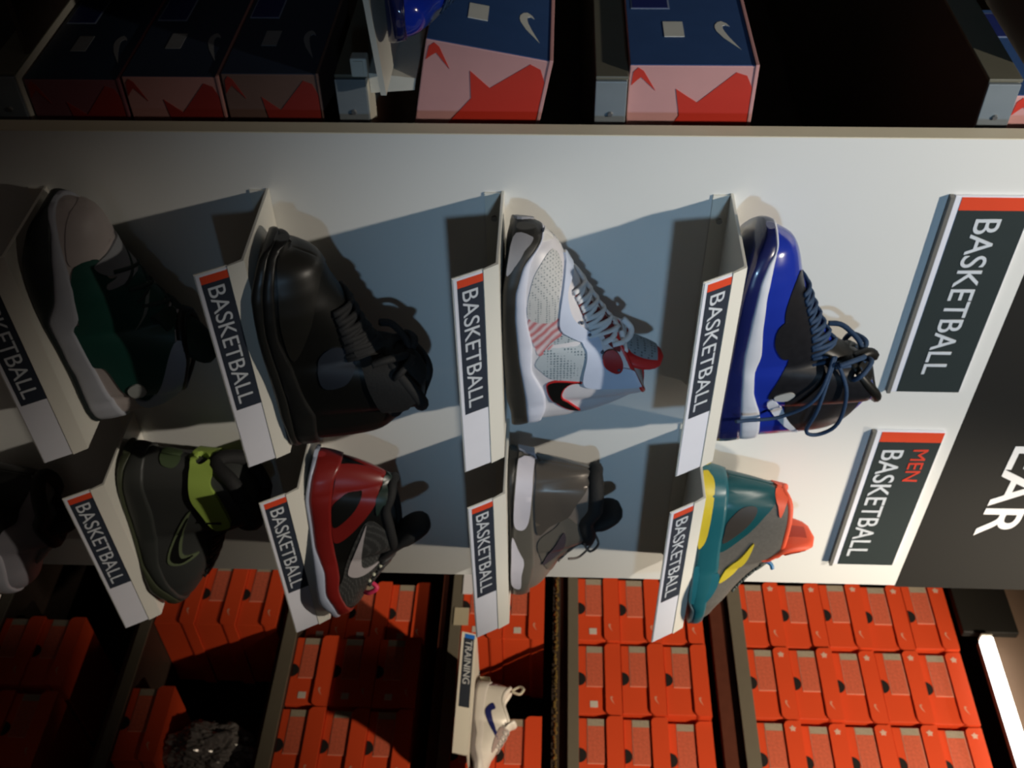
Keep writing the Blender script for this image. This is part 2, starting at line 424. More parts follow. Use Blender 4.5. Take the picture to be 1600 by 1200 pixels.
    def tongue(s, m, width=.030, th=.0075, pts=None, face=None, rimm=None, name='tongue', ext=0):
        pts = pts or s.D['pts']['tongue']; base = Vector((pts[0][0]+.004, pts[0][1]-.022)); C_ = [base]+[Vector(p) for p in pts]
        if ext: C_[-1] = C_[-1]+(C_[-1]-C_[-2]).normalized()*ext
        C_ = smooth_path([Vector((c.x, c.y)) for c in C_], 5); bm = bmesh.new(); rows = []; N = len(C_)
        for i, c in enumerate(C_):
            t = i/(N-1); a = C_[max(i-1, 0)]; b = C_[min(i+1, N-1)]; d = (b-a).normalized(); n = Vector((-d.y, d.x))
            end = max(0, 1-max(0, (t-.62)/.38)**2.4)**.5; wd = width*(.72+.28*t)*max(end, .06); tk = th*(.6+.4*t)*max(end, .12)*(1.25 if t > .6 else 1)
            R_ = []
            for k in range(16):
                a_ = 2*math.pi*k/16; yy = wd*math.cos(a_); hh = tk*math.sin(a_)
                bend = -abs(yy)**2/width*.22
                R_.append(s.V(bm, c.x+n.x*(hh+bend), yy, c.y+n.y*(hh+bend)))
            rows.append(R_)
        s.grid(bm, rows, closed=True); bm.faces.new(rows[0]); bm.faces.new(rows[-1][::-1])
        o = link(name, bm, m, s.root, True)
        if face:      # padded face on the front and back of the tongue, framed by the edge colour
            for sd in (1, -1):
                bm = bmesh.new(); rows = []
                for i in range(int(N*.45), N-2):
                    c = C_[i]; t = i/(N-1); d = (C_[min(i+1, N-1)]-C_[max(i-1, 0)]).normalized(); n = Vector((-d.y, d.x))*sd
                    end = max(0, 1-max(0, (t-.62)/.38)**2.4)**.5; wd = width*(.72+.28*t)*max(end, .06)*.72; tk = th*(.6+.4*t)*max(end, .12)*1.25+.0012
                    s0 = min(1, (t-.44)/.12); wd *= max(.1, min(1, s0)**.5)
                    rows.append([s.V(bm, c.x+n.x*(tk*(1-.35*(q/3)**2)-sd*0)+(-1)*0, wd*q/3, c.y+n.y*(tk*(1-.35*(q/3)**2))) for q in (-3, -2, -1, 0, 1, 2, 3)])
                s.grid(bm, rows); link('tongue_face', bm, face, o, True)
    def laces(s, m, n=6, wd=.022, r=.0022, knot=True, xs=None, name='lace', loose=None, bow=True):
        F = s.F; a = s.D['pts']['lace']; x0, x1 = (a[0][0], a[-1][0]) if xs is None else xs
        bm = bmesh.new()
        def surf(x, y):
            # height of the surface at sideways distance y
            t, b = F.top(x), F.bot(x); zl, zh = b, t
            for _ in range(22):
                zm = (zl+zh)/2
                if F.half(x, zm) > abs(y): zl = zm
                else: zh = zm
            return zl
        for i in range(n):
            xa = x0+(x1-x0)*i/(n-1); dxx = (x1-x0)/(n-1)*.75
            for sg in (1, -1):
                pts = []
                for q in range(9):
                    t = q/8; y = (t*2-1)*wd*sg; x = xa+dxx*t; pts.append(s.m(x, y, surf(x, y)+.0028+(.001 if sg > 0 else 0)))
                tube(bm, pts, r, 6, flat=.7)
        link(name, bm, m, s.root, True)
        if bow:
            kx = x1+.006; kz = surf(kx, 0)+.008; bm = bmesh.new()
            for sg in (-1, 1):
                lp = smooth_path([(kx, 0, kz), (kx-.010, sg*.016, kz+.008), (kx-.006, sg*.034, kz-.004), (kx+.006, sg*.030, kz-.012), (kx+.002, sg*.010, kz-.002), (kx, 0, kz)], 5)
                tube(bm, [s.m(*p) for p in lp], r, 6)
                lp = smooth_path([(kx, 0, kz), (kx-.012, sg*.012, kz), (kx-.022, sg*.030, kz-.018), (kx-.020, sg*.036, kz-.034)], 5)
                tube(bm, [s.m(*p) for p in lp], r, 6)
            lp = [(kx, -.006, kz), (kx-.002, 0, kz+.003), (kx, .006, kz)]; tube(bm, [s.m(*p) for p in lp], r*1.8, 8)
            link('lace_bow', bm, m, s.root, True)
    def cord(s, name, pts, r, m):
        link(name, tube(bmesh.new(), [s.m(*p) for p in smooth_path(pts, 6)], r, 7), m, s.root, True)
    def eyelets(s, m, pts, r=.003):
        for x, z in pts:
            bm = bmesh.new()
            for sg in (-1, 1):
                h = s.F.half(x, z)+.0035; c = s.m(x, sg*h, z)
                bmesh.ops.create_icosphere(bm, subdivisions=2, radius=r, matrix=Matrix.Translation(c))
            link('eyelet', bm, m, s.root, True)

SHOES = {'L3': {'s': 1,
        'T': [0.0715, -0.066, 0.643],
        'yaw': 0,
        'L': 0.283,
        'W': 0.05,
        'top': [(0.0, 0.0447), (0.0215, 0.0605), (0.0379, 0.068), (0.0684, 0.0833), (0.1, 0.1022), (0.1292, 0.1217), (0.1594, 0.1403), (0.1909, 0.1534), (0.2279, 0.1673), (0.2432, 0.1539), (0.2613, 0.1256), (0.2754, 0.0933),
                (0.2797, 0.0502), (0.283, 0.0268)],
        'bot': [(0, 0.0159), (0, 0.0115), (0.0154, 0.0082), (0.0479, 0.002), (0.1331, 0.0002), (0.2186, 0.0026), (0.2412, 0.0076)],
        'rim': [0.1384, 0.2299],
        'rimw': 0.03,
        'lines': {'mid_lo': [(0, 0.0289), (0.001, 0.0407), (0.0056, 0.0354), (0.0081, 0.0286), (0.0223, 0.0211), (0.0557, 0.0155), (0.0846, 0.0147), (0.156, 0.018), (0.2206, 0.0251), (0.2575, 0.0267)],
                  'mid_hi': [(0, 0.0294), (0.0013, 0.0421), (0.0063, 0.0368), (0.0114, 0.0328), (0.0305, 0.0284), (0.07, 0.0254), (0.1319, 0.0331), (0.1745, 0.0321), (0.2115, 0.0476), (0.2319, 0.049), (0.2525, 0.044)]},
        'patches': {'toe_cap': [(0, 0.0425), (0, 0.0506), (0.0161, 0.0605), (0.0143, 0.0592), (0.0073, 0.0396), (0.0088, 0.0341), (0.0035, 0.0408), (0.0002, 0.0442)],
                    'mesh_panel': [(0.0372, 0.064), (0.0654, 0.0617), (0.0969, 0.0579), (0.0861, 0.029), (0.0445, 0.0319), (0.0252, 0.0414), (0.0174, 0.0537)],
                    'heel_mesh': [(0.1225, 0.0657), (0.1397, 0.0885), (0.1558, 0.0935), (0.1894, 0.0915), (0.1887, 0.0592), (0.1747, 0.0437), (0.157, 0.0376)],
                    'flame_panel': [(0.088, 0.029), (0.0887, 0.0578), (0.1205, 0.0656), (0.149, 0.0436), (0.1323, 0.0346)],
                    'eyestay': [(0.0293, 0.068), (0.0563, 0.0652), (0.0903, 0.0622), (0.1141, 0.0655), (0.139, 0.0885), (0.1525, 0.0949), (0.1894, 0.0915), (0.2016, 0.0997), (0.2036, 0.1339), (0.2051, 0.159), (0.2194, 0.168),
                                (0.1794, 0.151), (0.167, 0.1227), (0.1556, 0.1116), (0.1409, 0.1096), (0.1161, 0.0892), (0.0958, 0.076), (0.0641, 0.0694), (0.0482, 0.0771)],
                    'swoosh': [(0.203, 0.0494), (0.1942, 0.0506), (0.1895, 0.0623), (0.1929, 0.0907), (0.1958, 0.0778), (0.2061, 0.0694), (0.2235, 0.0697), (0.2525, 0.0904), (0.2489, 0.0775), (0.2341, 0.0613), (0.2169, 0.0527)],
                    'badge': [(0.1513, 0.113), (0.1498, 0.1251), (0.1617, 0.1347), (0.1741, 0.1353), (0.1775, 0.1279), (0.1667, 0.1151)]},
        'pts': {'tongue': [(0.1445, 0.1164), (0.1634, 0.139), (0.1748, 0.1584), (0.1804, 0.176)], 'lace': [(0.0685, 0.0775), (0.0859, 0.0868), (0.1074, 0.0965), (0.1257, 0.1064), (0.1445, 0.1164)], 'knot': [(0.1443, 0.1225)]}},
 'L4': {'s': 1,
        'T': [0.0605, -0.074, 0.894],
        'yaw': 0,
        'L': 0.308,
        'W': 0.05,
        'top': [(0.0, 0.0365), (0.0048, 0.0483), (0.0162, 0.0585), (0.033, 0.0649), (0.0607, 0.0722), (0.0966, 0.0874), (0.1303, 0.1056), (0.1574, 0.1229), (0.177, 0.1451), (0.1931, 0.1608), (0.2179, 0.1824), (0.2395, 0.186),
                (0.2688, 0.171), (0.2947, 0.1506), (0.3057, 0.1267)],
        'bot': [(0, 0), (0.0124, 0.0011), (0.092, 0.0023), (0.1552, 0.0019), (0.2237, 0), (0.2599, 0.0013), (0.2785, 0.0067)],
        'rim': [0.1751, 0.2351],
        'rimw': 0.03,
        'lines': {'mid_lo': [(0.0137, 0.033), (0.0191, 0.0262), (0.0412, 0.0185), (0.0829, 0.0154), (0.142, 0.0157), (0.2157, 0.023), (0.2937, 0.0331)],
                  'mid_hi': [(0.0134, 0.0336), (0.0244, 0.0308), (0.0569, 0.0274), (0.0995, 0.0294), (0.1453, 0.0356), (0.173, 0.0321), (0.2066, 0.036), (0.2481, 0.0505), (0.2802, 0.0542)]},
        'patches': {'heel_swoosh': [(0.2258, 0.0544), (0.2503, 0.0668), (0.2838, 0.0922), (0.2908, 0.1037), (0.2599, 0.0844), (0.237, 0.074), (0.2185, 0.0608)],
                    'black_upper': [(0.0437, 0.0638), (0.0755, 0.0519), (0.1105, 0.0564), (0.1618, 0.0689), (0.1854, 0.0616), (0.2159, 0.0543), (0.2159, 0.0726), (0.2521, 0.0798), (0.2741, 0.0902), (0.2897, 0.1067),
                                    (0.292, 0.1476), (0.2615, 0.1665), (0.2145, 0.1721), (0.2032, 0.1735), (0.1751, 0.1396), (0.1589, 0.1213), (0.1152, 0.0946), (0.074, 0.075)],
                    'black_side': [(0.1036, 0.0477), (0.0997, 0.059), (0.1526, 0.0687), (0.155, 0.06), (0.1294, 0.0478)],
                    'badge': [(0.2113, 0.0612), (0.2049, 0.0769), (0.2096, 0.0838), (0.2186, 0.0762), (0.2184, 0.0639)]},
        'pts': {'tongue': [(0.1576, 0.1109), (0.1731, 0.1382), (0.1931, 0.1608), (0.2095, 0.1767)],
                'lace': [(0.0713, 0.0769), (0.0967, 0.086), (0.119, 0.0975), (0.1418, 0.1108), (0.1613, 0.1237), (0.1772, 0.139)],
                'knot': [(0.1978, 0.1372)]}},
 'L2': {'s': 1,
        'T': [0.072, -0.092, 0.381],
        'yaw': 0,
        'L': 0.296,
        'W': 0.051,
        'top': [(0.0, 0.049), (0.0112, 0.0249), (0.0138, 0.0639), (0.0297, 0.0699), (0.056, 0.0774), (0.0797, 0.0886), (0.1149, 0.1018), (0.1368, 0.1143), (0.159, 0.1364), (0.1781, 0.1532), (0.2017, 0.1653), (0.218, 0.1688),
                (0.2436, 0.1506), (0.2701, 0.1252), (0.2883, 0.1099), (0.2946, 0.0757)],
        'bot': [(0, 0.0258), (0, 0.0134), (0.038, 0.0015), (0.1066, 0), (0.1682, 0), (0.2254, 0), (0.253, 0.0033)],
        'rim': [0.1515, 0.2306],
        'rimw': 0.034,
        'lines': {'mid_lo': [(0.0011, 0.0224), (0.0036, 0.016), (0.0352, 0.0144), (0.0844, 0.0101), (0.1419, 0.0106), (0.1981, 0.0124), (0.2508, 0.0112)],
                  'mid_hi': [(0, 0.0427), (0.0027, 0.0267), (0.0359, 0.0254), (0.0972, 0.0206), (0.1532, 0.0276), (0.1981, 0.0325), (0.2284, 0.0399), (0.2741, 0.0352)]},
        'patches': {'toe_cap': [(0, 0.0498), (0, 0.0725), (0.0251, 0.0721), (0.0445, 0.0671), (0.0886, 0.0553), (0.1361, 0.0304), (0.0898, 0.0261), (0.0362, 0.0295), (0.005, 0.0308)],
                    'ankle_patch': [(0.1417, 0.0554), (0.1242, 0.0723), (0.1353, 0.0905), (0.1544, 0.0952), (0.1755, 0.0817), (0.179, 0.057)],
                    'collar_overlay': [(0.1107, 0.0999), (0.1499, 0.1311), (0.1743, 0.1538), (0.2012, 0.169), (0.2088, 0.1547), (0.2519, 0.1294), (0.198, 0.1127), (0.1596, 0.1041), (0.1367, 0.0932)]},
        'pts': {'tongue': [(0.152, 0.1063), (0.1592, 0.1302), (0.1781, 0.1532), (0.1978, 0.1625)], 'lace': [(0.0798, 0.0857), (0.1043, 0.0942), (0.1259, 0.1034), (0.1442, 0.1165), (0.1592, 0.1302)], 'knot': [(0.1514, 0.1372)]}},
 'L1': {'s': 1,
        'T': [0.0455, -0.062, 0.13],
        'yaw': 0,
        'L': 0.32,
        'W': 0.053,
        'top': [(0.0, 0.0546), (0.0027, 0.0692), (0.0186, 0.0797), (0.0395, 0.0838), (0.0579, 0.0849), (0.0799, 0.0878), (0.0958, 0.0995), (0.1187, 0.1097), (0.1354, 0.1219), (0.1593, 0.1383), (0.2025, 0.1392), (0.2367, 0.128),
                (0.2683, 0.1158), (0.2992, 0.096), (0.3106, 0.0576), (0.32, 0.0177)],
        'bot': [(0, 0.0346), (0.011, 0.0179), (0.0427, 0.0057), (0.0962, 0), (0.1384, 0), (0.1829, 0), (0.2298, 0), (0.2751, 0)],
        'rim': [0.1594, 0.2682],
        'rimw': 0.03,
        'lines': {'mid_lo': [(0.0024, 0.0352), (0.017, 0.0409), (0.0669, 0.0325), (0.0996, 0.023), (0.1284, 0.0062), (0.203, 0.0003), (0.22, 0.006), (0.2854, 0.0026)],
                  'mid_hi': [(0.0023, 0.0369), (0.0177, 0.0455), (0.0522, 0.048), (0.0829, 0.0473), (0.1371, 0.0381), (0.1392, 0.0271), (0.2042, 0.0307), (0.2419, 0.0334), (0.2923, 0.0366)]},
        'patches': {'green_panel': [(0.0594, 0.0533), (0.0583, 0.0748), (0.0849, 0.0803), (0.0899, 0.0989), (0.1224, 0.1156), (0.1484, 0.1266), (0.1758, 0.1321), (0.2243, 0.1121), (0.2769, 0.083), (0.2755, 0.0642),
                                    (0.2521, 0.0531), (0.2127, 0.045), (0.2042, 0.0307), (0.1561, 0.0238), (0.1396, 0.0296), (0.1371, 0.0367), (0.1022, 0.0418)],
                    'toe_overlay': [(0.0525, 0.0504), (0.0187, 0.0536), (0.0026, 0.0594), (0.0041, 0.0614), (0.0112, 0.0786), (0.0291, 0.0856), (0.0446, 0.0881), (0.0533, 0.0756), (0.0563, 0.0605)],
                    'heel_strap': [(0.1782, 0.1305), (0.1883, 0.1428), (0.2108, 0.1374), (0.276, 0.1079), (0.2943, 0.0696), (0.2741, 0.0591), (0.2788, 0.0743), (0.2416, 0.1017)],
                    'lace_guard': [(0.0643, 0.0706), (0.0577, 0.0817), (0.0525, 0.0886), (0.0671, 0.0899), (0.0821, 0.0932), (0.092, 0.1002), (0.0964, 0.0969), (0.0957, 0.0789), (0.0897, 0.0777), (0.0867, 0.0858),
                                   (0.0782, 0.0769)],
                    'stripe': [(0.1057, 0.1075), (0.1213, 0.1094), (0.138, 0.1063), (0.1576, 0.0907), (0.1395, 0.1025), (0.1229, 0.1067)],
                    'badge': [(0.2478, 0.0601), (0.2381, 0.0702), (0.2397, 0.0796), (0.2524, 0.0809), (0.2639, 0.0702), (0.2616, 0.0612)]},
        'pts': {'tongue': [(0.1457, 0.1192), (0.1735, 0.1348), (0.1986, 0.1488), (0.2132, 0.1585)], 'lace': [(0.0799, 0.0851), (0.1025, 0.0894), (0.1188, 0.1041), (0.1355, 0.1135), (0.1526, 0.1202)], 'knot': [(0.1454, 0.1361)]}},
 'R2': {'s': -1,
        'T': [0.7143, -0.1171, 0.381],
        'yaw': 9,
        'L': 0.282,
        'W': 0.05,
        'top': [(0.0, 0.0088), (0.0025, 0.0279), (0.0202, 0.05), (0.0512, 0.0605), (0.0709, 0.0715), (0.0903, 0.0852), (0.1074, 0.0987), (0.1363, 0.1068), (0.1602, 0.107), (0.1876, 0.1047), (0.2142, 0.1009), (0.2296, 0.1107),
                (0.2481, 0.1092), (0.2558, 0.0956), (0.2689, 0.0713), (0.2772, 0.0439), (0.282, 0.0219)],
        'bot': [(0.0356, 0.0107), (0.0547, 0), (0.0887, 0), (0.1461, 0), (0.201, 0), (0.2387, 0.0002), (0.3023, 0.014)],
        'rim': [0.1282, 0.2408],
        'rimw': 0.03,
        'lines': {'mid_lo': [(0.0414, 0.0198), (0.0739, 0.0107), (0.1126, 0.013), (0.1567, 0.0028), (0.1924, 0.0006), (0.2366, 0.0028), (0.2663, 0.0076), (0.2802, 0.0151)],
                  'mid_hi': [(0.0204, 0.0388), (0.0613, 0.0309), (0.0793, 0.0284), (0.1019, 0.0318), (0.1481, 0.029), (0.1778, 0.028), (0.2281, 0.0323), (0.2624, 0.0381), (0.2733, 0.0467)]},
        'patches': {'heel_overlay': [(0.2742, 0.0452), (0.2573, 0.0959), (0.2365, 0.094), (0.2122, 0.0809), (0.1771, 0.0529), (0.1627, 0.0331), (0.1778, 0.0289), (0.2282, 0.0328), (0.2625, 0.0395)],
                    'heel_window': [(0.2282, 0.0351), (0.2401, 0.0518), (0.2418, 0.0693), (0.2346, 0.0711), (0.2134, 0.0588), (0.1937, 0.0402), (0.1905, 0.0321), (0.2073, 0.0309)],
                    'speckle_panel': [(0.1983, 0.0771), (0.182, 0.0983), (0.1425, 0.1108), (0.1215, 0.0965), (0.0755, 0.0744), (0.0552, 0.0638), (0.0397, 0.0622), (0.0328, 0.0383), (0.0623, 0.0282), (0.0803, 0.0258),
                                      (0.0942, 0.0341), (0.1213, 0.0417), (0.162, 0.0572)],
                    'swoosh': [(0.1929, 0.0753), (0.1614, 0.0685), (0.1235, 0.0613), (0.1091, 0.0645), (0.1136, 0.0827), (0.1001, 0.0679), (0.0967, 0.0538), (0.1025, 0.0437), (0.1121, 0.0438), (0.1323, 0.0512), (0.1652, 0.0645)],
                    'collar_stripe': [(0.2518, 0.1), (0.2352, 0.1142), (0.1953, 0.1075), (0.2229, 0.1007), (0.2078, 0.0903), (0.2301, 0.0901), (0.2406, 0.096)]},
        'pts': {'tongue': [(0.1111, 0.0839), (0.1322, 0.1065), (0.1531, 0.1316), (0.1614, 0.1439)], 'lace': [(0.0645, 0.0709), (0.0818, 0.0815), (0.0947, 0.0917), (0.1075, 0.1017)], 'knot': [(0.0689, 0.0743)]}},
 'R3': {'s': -1,
        'T': [0.7097, -0.071, 0.643],
        'yaw': 4,
        'L': 0.258,
        'W': 0.049,
        'top': [(0.0, 0.0114), (0.0045, 0.0336), (0.021, 0.0509), (0.0458, 0.0615), (0.0723, 0.0734), (0.0898, 0.0882), (0.103, 0.106), (0.1279, 0.111), (0.1636, 0.1038), (0.1835, 0.1176), (0.2139, 0.1177), (0.236, 0.1153),
                (0.2455, 0.0614), (0.2513, 0.0332), (0.258, 0.0163)],
        'bot': [(0.0474, 0.0013), (0.1079, 0.0015), (0.1738, 0.0014), (0.2359, 0), (0.2986, 0.0031)],
        'rim': [0.1072, 0.2287],
        'rimw': 0.03,
        'lines': {'mid_lo': [(0.0587, 0.0027), (0.1151, 0.0039), (0.1492, 0.0055), (0.1723, 0.0071), (0.2126, 0.0075), (0.2524, 0.0091), (0.2558, 0.0145)],
                  'mid_hi': [(0.0451, 0.0286), (0.08, 0.0346), (0.0961, 0.036), (0.1479, 0.0344), (0.1927, 0.0328), (0.2408, 0.0316), (0.2525, 0.0331)]},
        'patches': {'white_heel': [(0.2563, 0.0166), (0.2535, 0.0317), (0.2408, 0.0316), (0.1925, 0.0292), (0.168, 0.0243), (0.1624, 0.0157), (0.1723, 0.008), (0.2126, 0.0083), (0.2505, 0.0108)],
                    'white_toe': [(0.1454, 0.0055), (0.1259, 0.0126), (0.1003, 0.0199), (0.0756, 0.0168), (0.046, 0.0151), (0.0588, 0.0036), (0.1151, 0.0036)],
                    'ankle_overlay': [(0.2448, 0.0671), (0.2388, 0.1012), (0.2267, 0.107), (0.2016, 0.0908), (0.1794, 0.08), (0.1632, 0.0573), (0.1475, 0.0402), (0.1964, 0.0357), (0.2404, 0.0367), (0.2505, 0.0387)],
                    'side_panel': [(0.1794, 0.08), (0.1362, 0.1042), (0.1011, 0.0817), (0.0504, 0.0645), (0.0883, 0.0464), (0.1317, 0.0403), (0.1591, 0.0631)],
                    'eyelet_tab': [(0.1502, 0.0748), (0.1246, 0.0637), (0.0883, 0.0464), (0.0861, 0.0523), (0.1024, 0.0698), (0.1322, 0.0781)]},
        'pts': {'tongue': [(0.1193, 0.0994), (0.1361, 0.1167), (0.1446, 0.1311), (0.1509, 0.1411)], 'lace': [(0.0723, 0.0734), (0.0854, 0.0823), (0.0984, 0.094), (0.1092, 0.1058)], 'knot': [(0.0944, 0.1002)]}},
 'R4': {'s': -1,
        'T': [0.7335, -0.1013, 0.893],
        'yaw': 10,
        'L': 0.268,
        'W': 0.049,
        'top': [(0.0, 0.0298), (0.0174, 0.0436), (0.0409, 0.0506), (0.0597, 0.0639), (0.0828, 0.0795), (0.1012, 0.0953), (0.1196, 0.1198), (0.1667, 0.1226), (0.2042, 0.125), (0.2285, 0.1247), (0.2379, 0.1192), (0.251, 0.0782),
                (0.2571, 0.0438), (0.268, 0.0147)],
        'bot': [(0.0577, 0.0065), (0.068, 0), (0.1096, 0), (0.1735, 0.0005), (0.2416, 0), (0.2984, 0)],
        'rim': [0.1239, 0.2363],
        'rimw': 0.03,
        'lines': {'mid_lo': [(0.0738, 0.0012), (0.1017, -0.0026), (0.1374, -0.0009), (0.1727, 0.0049), (0.2434, 0.0031), (0.2676, 0.0055)],
                  'mid_hi': [(0.071, 0.0253), (0.0969, 0.0334), (0.1266, 0.0366), (0.158, 0.0354), (0.1873, 0.0363), (0.2296, 0.0379), (0.2515, 0.0399), (0.2602, 0.0382)]},
        'patches': {'heel_crashpad': [(0.2676, 0.006), (0.2649, 0.0148), (0.259, 0.0192), (0.2444, 0.0187), (0.1876, 0.0155), (0.1694, 0.0094), (0.1731, 0.0043), (0.2377, 0.0021)],
                    'teal_overlay': [(0.2596, 0.041), (0.2516, 0.0772), (0.2414, 0.1031), (0.2305, 0.1017), (0.2148, 0.0886), (0.1869, 0.069), (0.1577, 0.0392), (0.1728, 0.0363), (0.2296, 0.0379)],
                    'heel_window': [(0.2094, 0.0411), (0.2284, 0.0563), (0.23, 0.076), (0.2186, 0.0769), (0.1949, 0.0624), (0.1728, 0.0391), (0.1912, 0.0387)],
                    'toe_rand': [(0.1371, 0.0049), (0.1206, 0.0239), (0.1181, 0.0375), (0.0928, 0.0353), (0.0661, 0.0198), (0.0693, 0.0075), (0.0779, -0.0006), (0.1091, 0.0012)],
                    'swoosh': [(0.1718, 0.0799), (0.1486, 0.0763), (0.1309, 0.07), (0.1127, 0.0575), (0.1008, 0.0412), (0.1097, 0.0412), (0.1308, 0.0523), (0.1452, 0.0651)],
                    'collar_band': [(0.241, 0.1046), (0.2388, 0.1194), (0.2346, 0.1206), (0.2268, 0.1163), (0.2136, 0.11), (0.2278, 0.1061), (0.2341, 0.1034)]},
        'pts': {'tongue': [(0.1277, 0.1041), (0.1412, 0.12), (0.1502, 0.1335), (0.1505, 0.1436)], 'lace': [(0.0642, 0.0634), (0.085, 0.0792), (0.0966, 0.0929), (0.108, 0.1034)], 'knot': [(0.1016, 0.1072)]}},
 'R1': {'s': -1,
        'T': [0.7373, -0.0828, 0.13],
        'yaw': 3,
        'L': 0.298,
        'W': 0.052,
        'top': [(0.0, 0.0021), (0.0033, 0.0259), (0.016, 0.0452), (0.0496, 0.0657), (0.0821, 0.084), (0.1091, 0.0961), (0.1438, 0.1082), (0.161, 0.121), (0.1698, 0.1379), (0.1787, 0.1607), (0.1952, 0.1728), (0.2305, 0.1647),
                (0.268, 0.1491), (0.2784, 0.1226), (0.2851, 0.0956), (0.2917, 0.0687), (0.298, 0.0334)],
        'bot': [(0.0406, 0.012), (0.06, 0), (0.0891, 0), (0.1274, 0), (0.1734, 0), (0.2346, 0), (0.2847, 0.0028), (0.3248, 0.0148)],
        'rim': [0.17, 0.2769],
        'rimw': 0.034,
        'lines': {'mid_lo': [(0.043, 0.0296), (0.0813, 0.0127), (0.1216, 0.0036), (0.169, 0.0044), (0.2184, 0.0043), (0.2627, 0.0064), (0.2882, 0.0113), (0.2977, 0.0186)],
                  'mid_hi': [(0.0313, 0.0371), (0.0799, 0.0272), (0.1192, 0.0234), (0.1652, 0.0305), (0.219, 0.0361), (0.262, 0.0342), (0.2863, 0.0356), (0.2957, 0.0368)]},
        'patches': {'ankle_strap': [(0.2863, 0.0934), (0.2799, 0.1043), (0.2795, 0.1203), (0.2751, 0.1238), (0.2649, 0.1223), (0.2432, 0.1324), (0.2011, 0.1388), (0.1897, 0.1247), (0.1914, 0.1135), (0.2232, 0.103),
                                    (0.2473, 0.095), (0.2726, 0.0946)],
                    'heel_patch': [(0.2943, 0.0554), (0.2904, 0.0779), (0.2852, 0.0778), (0.2826, 0.0703), (0.2868, 0.058)],
                    'swoosh': [(0.2233, 0.0888), (0.1828, 0.071), (0.1471, 0.0593), (0.1275, 0.0589), (0.1271, 0.0777), (0.1165, 0.0651), (0.1116, 0.0505), (0.1166, 0.0372), (0.1323, 0.038), (0.1605, 0.0504), (0.2017, 0.0726)],
                    'swoosh_core': [(0.2102, 0.083), (0.177, 0.0665), (0.1482, 0.0554), (0.1245, 0.0541), (0.1253, 0.0694), (0.1163, 0.054), (0.1197, 0.0435), (0.1318, 0.0419), (0.1566, 0.0526), (0.1878, 0.0693)]},
        'pts': {'tongue': [(0.1518, 0.0947), (0.1695, 0.1288), (0.1867, 0.1562), (0.1993, 0.1735)], 'lace': [(0.0633, 0.0624), (0.0908, 0.0781), (0.1132, 0.0892), (0.1308, 0.0993)], 'knot': [(0.135, 0.0971)]}}}

black = mat('black_leather', (.006, .006, .005), .42, noise=.15, spec=.35); blackm = mat('black_mesh', (.006, .006, .006), .8, noise=.3, scale=300, bump=.4)
rubber = mat('black_rubber', (.018, .017, .014), .5); whitel = mat('white_leather', (.62, .60, .62), .38); whitef = mat('white_foam', (.66, .68, .78), .5)
lightlace = mat('off_white_lace', (.70, .70, .71), .8, noise=.1, scale=300); redsy = mat('red_synthetic', (.33, .010, .012), .35)
# --- white boot with red trim
S_ = Shoe(SHOES['L3'], 'basketball_shoe', 'white high-top with red trim, black outsole and black swoosh outlined in red'); d = SHOES['L3']['patches']
S_.D['lines']['mid_lo'] = [(0, .046), (.006, .045), (.012, .036), (.022, .024), (.05, .0155), (.085, .0147), (.155, .018), (.22, .025), (.257, .0267), (.283, .027)]
S_.D['lines']['mid_hi'] = [(0, .0465), (.006, .0455), (.012, .0375), (.022, .0305), (.05, .0265), (.085, .0265), (.132, .0331), (.174, .0321), (.2115, .0476), (.24, .049), (.26, .044), (.283, .040)]
S_.upper(whitel, redsy); S_.soles(rubber, whitef)
S_.patch('toe_rubber', [(.004, .012), (.03, .006), (.024, .014), (.012, .024), (.005, .032)], mat('grey_toe_rubber', (.30, .29, .30), .5), .0070)
S_.patch('mesh_panel', d['mesh_panel'], dots('white_mesh', (.52, .52, .51), (.20, .23, .24), 330), .0008)
S_.patch('flame_panel', d['flame_panel'], streaks('pink_streaks', (.62, .54, .56), (.50, .16, .17), 40), .0007)
S_.patch('heel_mesh', d['heel_mesh'], dots('grey_mesh', (.42, .47, .50), (.12, .17, .20), 260), .0008)
S_.patch('toe_cap', d['toe_cap'], mat('ivory_patent', (.72, .70, .66), .2), .0015)
S_.patch('eyestay', d['eyestay'], mat('pale_blue_patent', (.56, .62, .76), .22, coat=.4), .0030)
S_.patch('swoosh_outline', d['swoosh'], mat('bright_red', (.55, .02, .02), .4), .0022)
cx = sum(p[0] for p in d['swoosh'])/len(d['swoosh']); cz = sum(p[1] for p in d['swoosh'])/len(d['swoosh'])
def shrink(poly, k):
    """inset a polygon by k metres"""
    n = len(poly); P_ = [Vector(p) for p in smooth_path([Vector(q) for q in poly], 3, True)]; n = len(P_); A = sum(P_[i].x*P_[(i+1) % n].y-P_[(i+1) % n].x*P_[i].y for i in range(n)); sg = 1 if A > 0 else -1
    out = []
    for i in range(n):
        t = (P_[(i+1) % n]-P_[i-1]); t = t.normalized() if t.length > 1e-6 else Vector((1, 0)); out.append((P_[i].x-sg*t.y*k, P_[i].y+sg*t.x*k))
    return out
S_.patch('swoosh', shrink(d['swoosh'], .0016), black, .0030, smooth=False)
S_.patch('badge', d['badge'], mat('dark_red_print', (.36, .02, .02), .4), .0040)
S_.tongue(mat('bright_red', (.55, .02, .02), .4), .029, .0075, face=dots('tongue_mesh', (.24, .29, .33), (.09, .11, .13), 240), ext=.010)
S_.collar(mat('bright_red', (.55, .02, .02), .4), .0030)
S_.patch('throat', [(.070, .079), (.095, .098), (.14, .128), (.152, .130), (.125, .100), (.095, .086)], mat('maroon_lining', (.16, .012, .012), .6), .0012)
S_.laces(lightlace, 7, .024, .0036, bow=False)
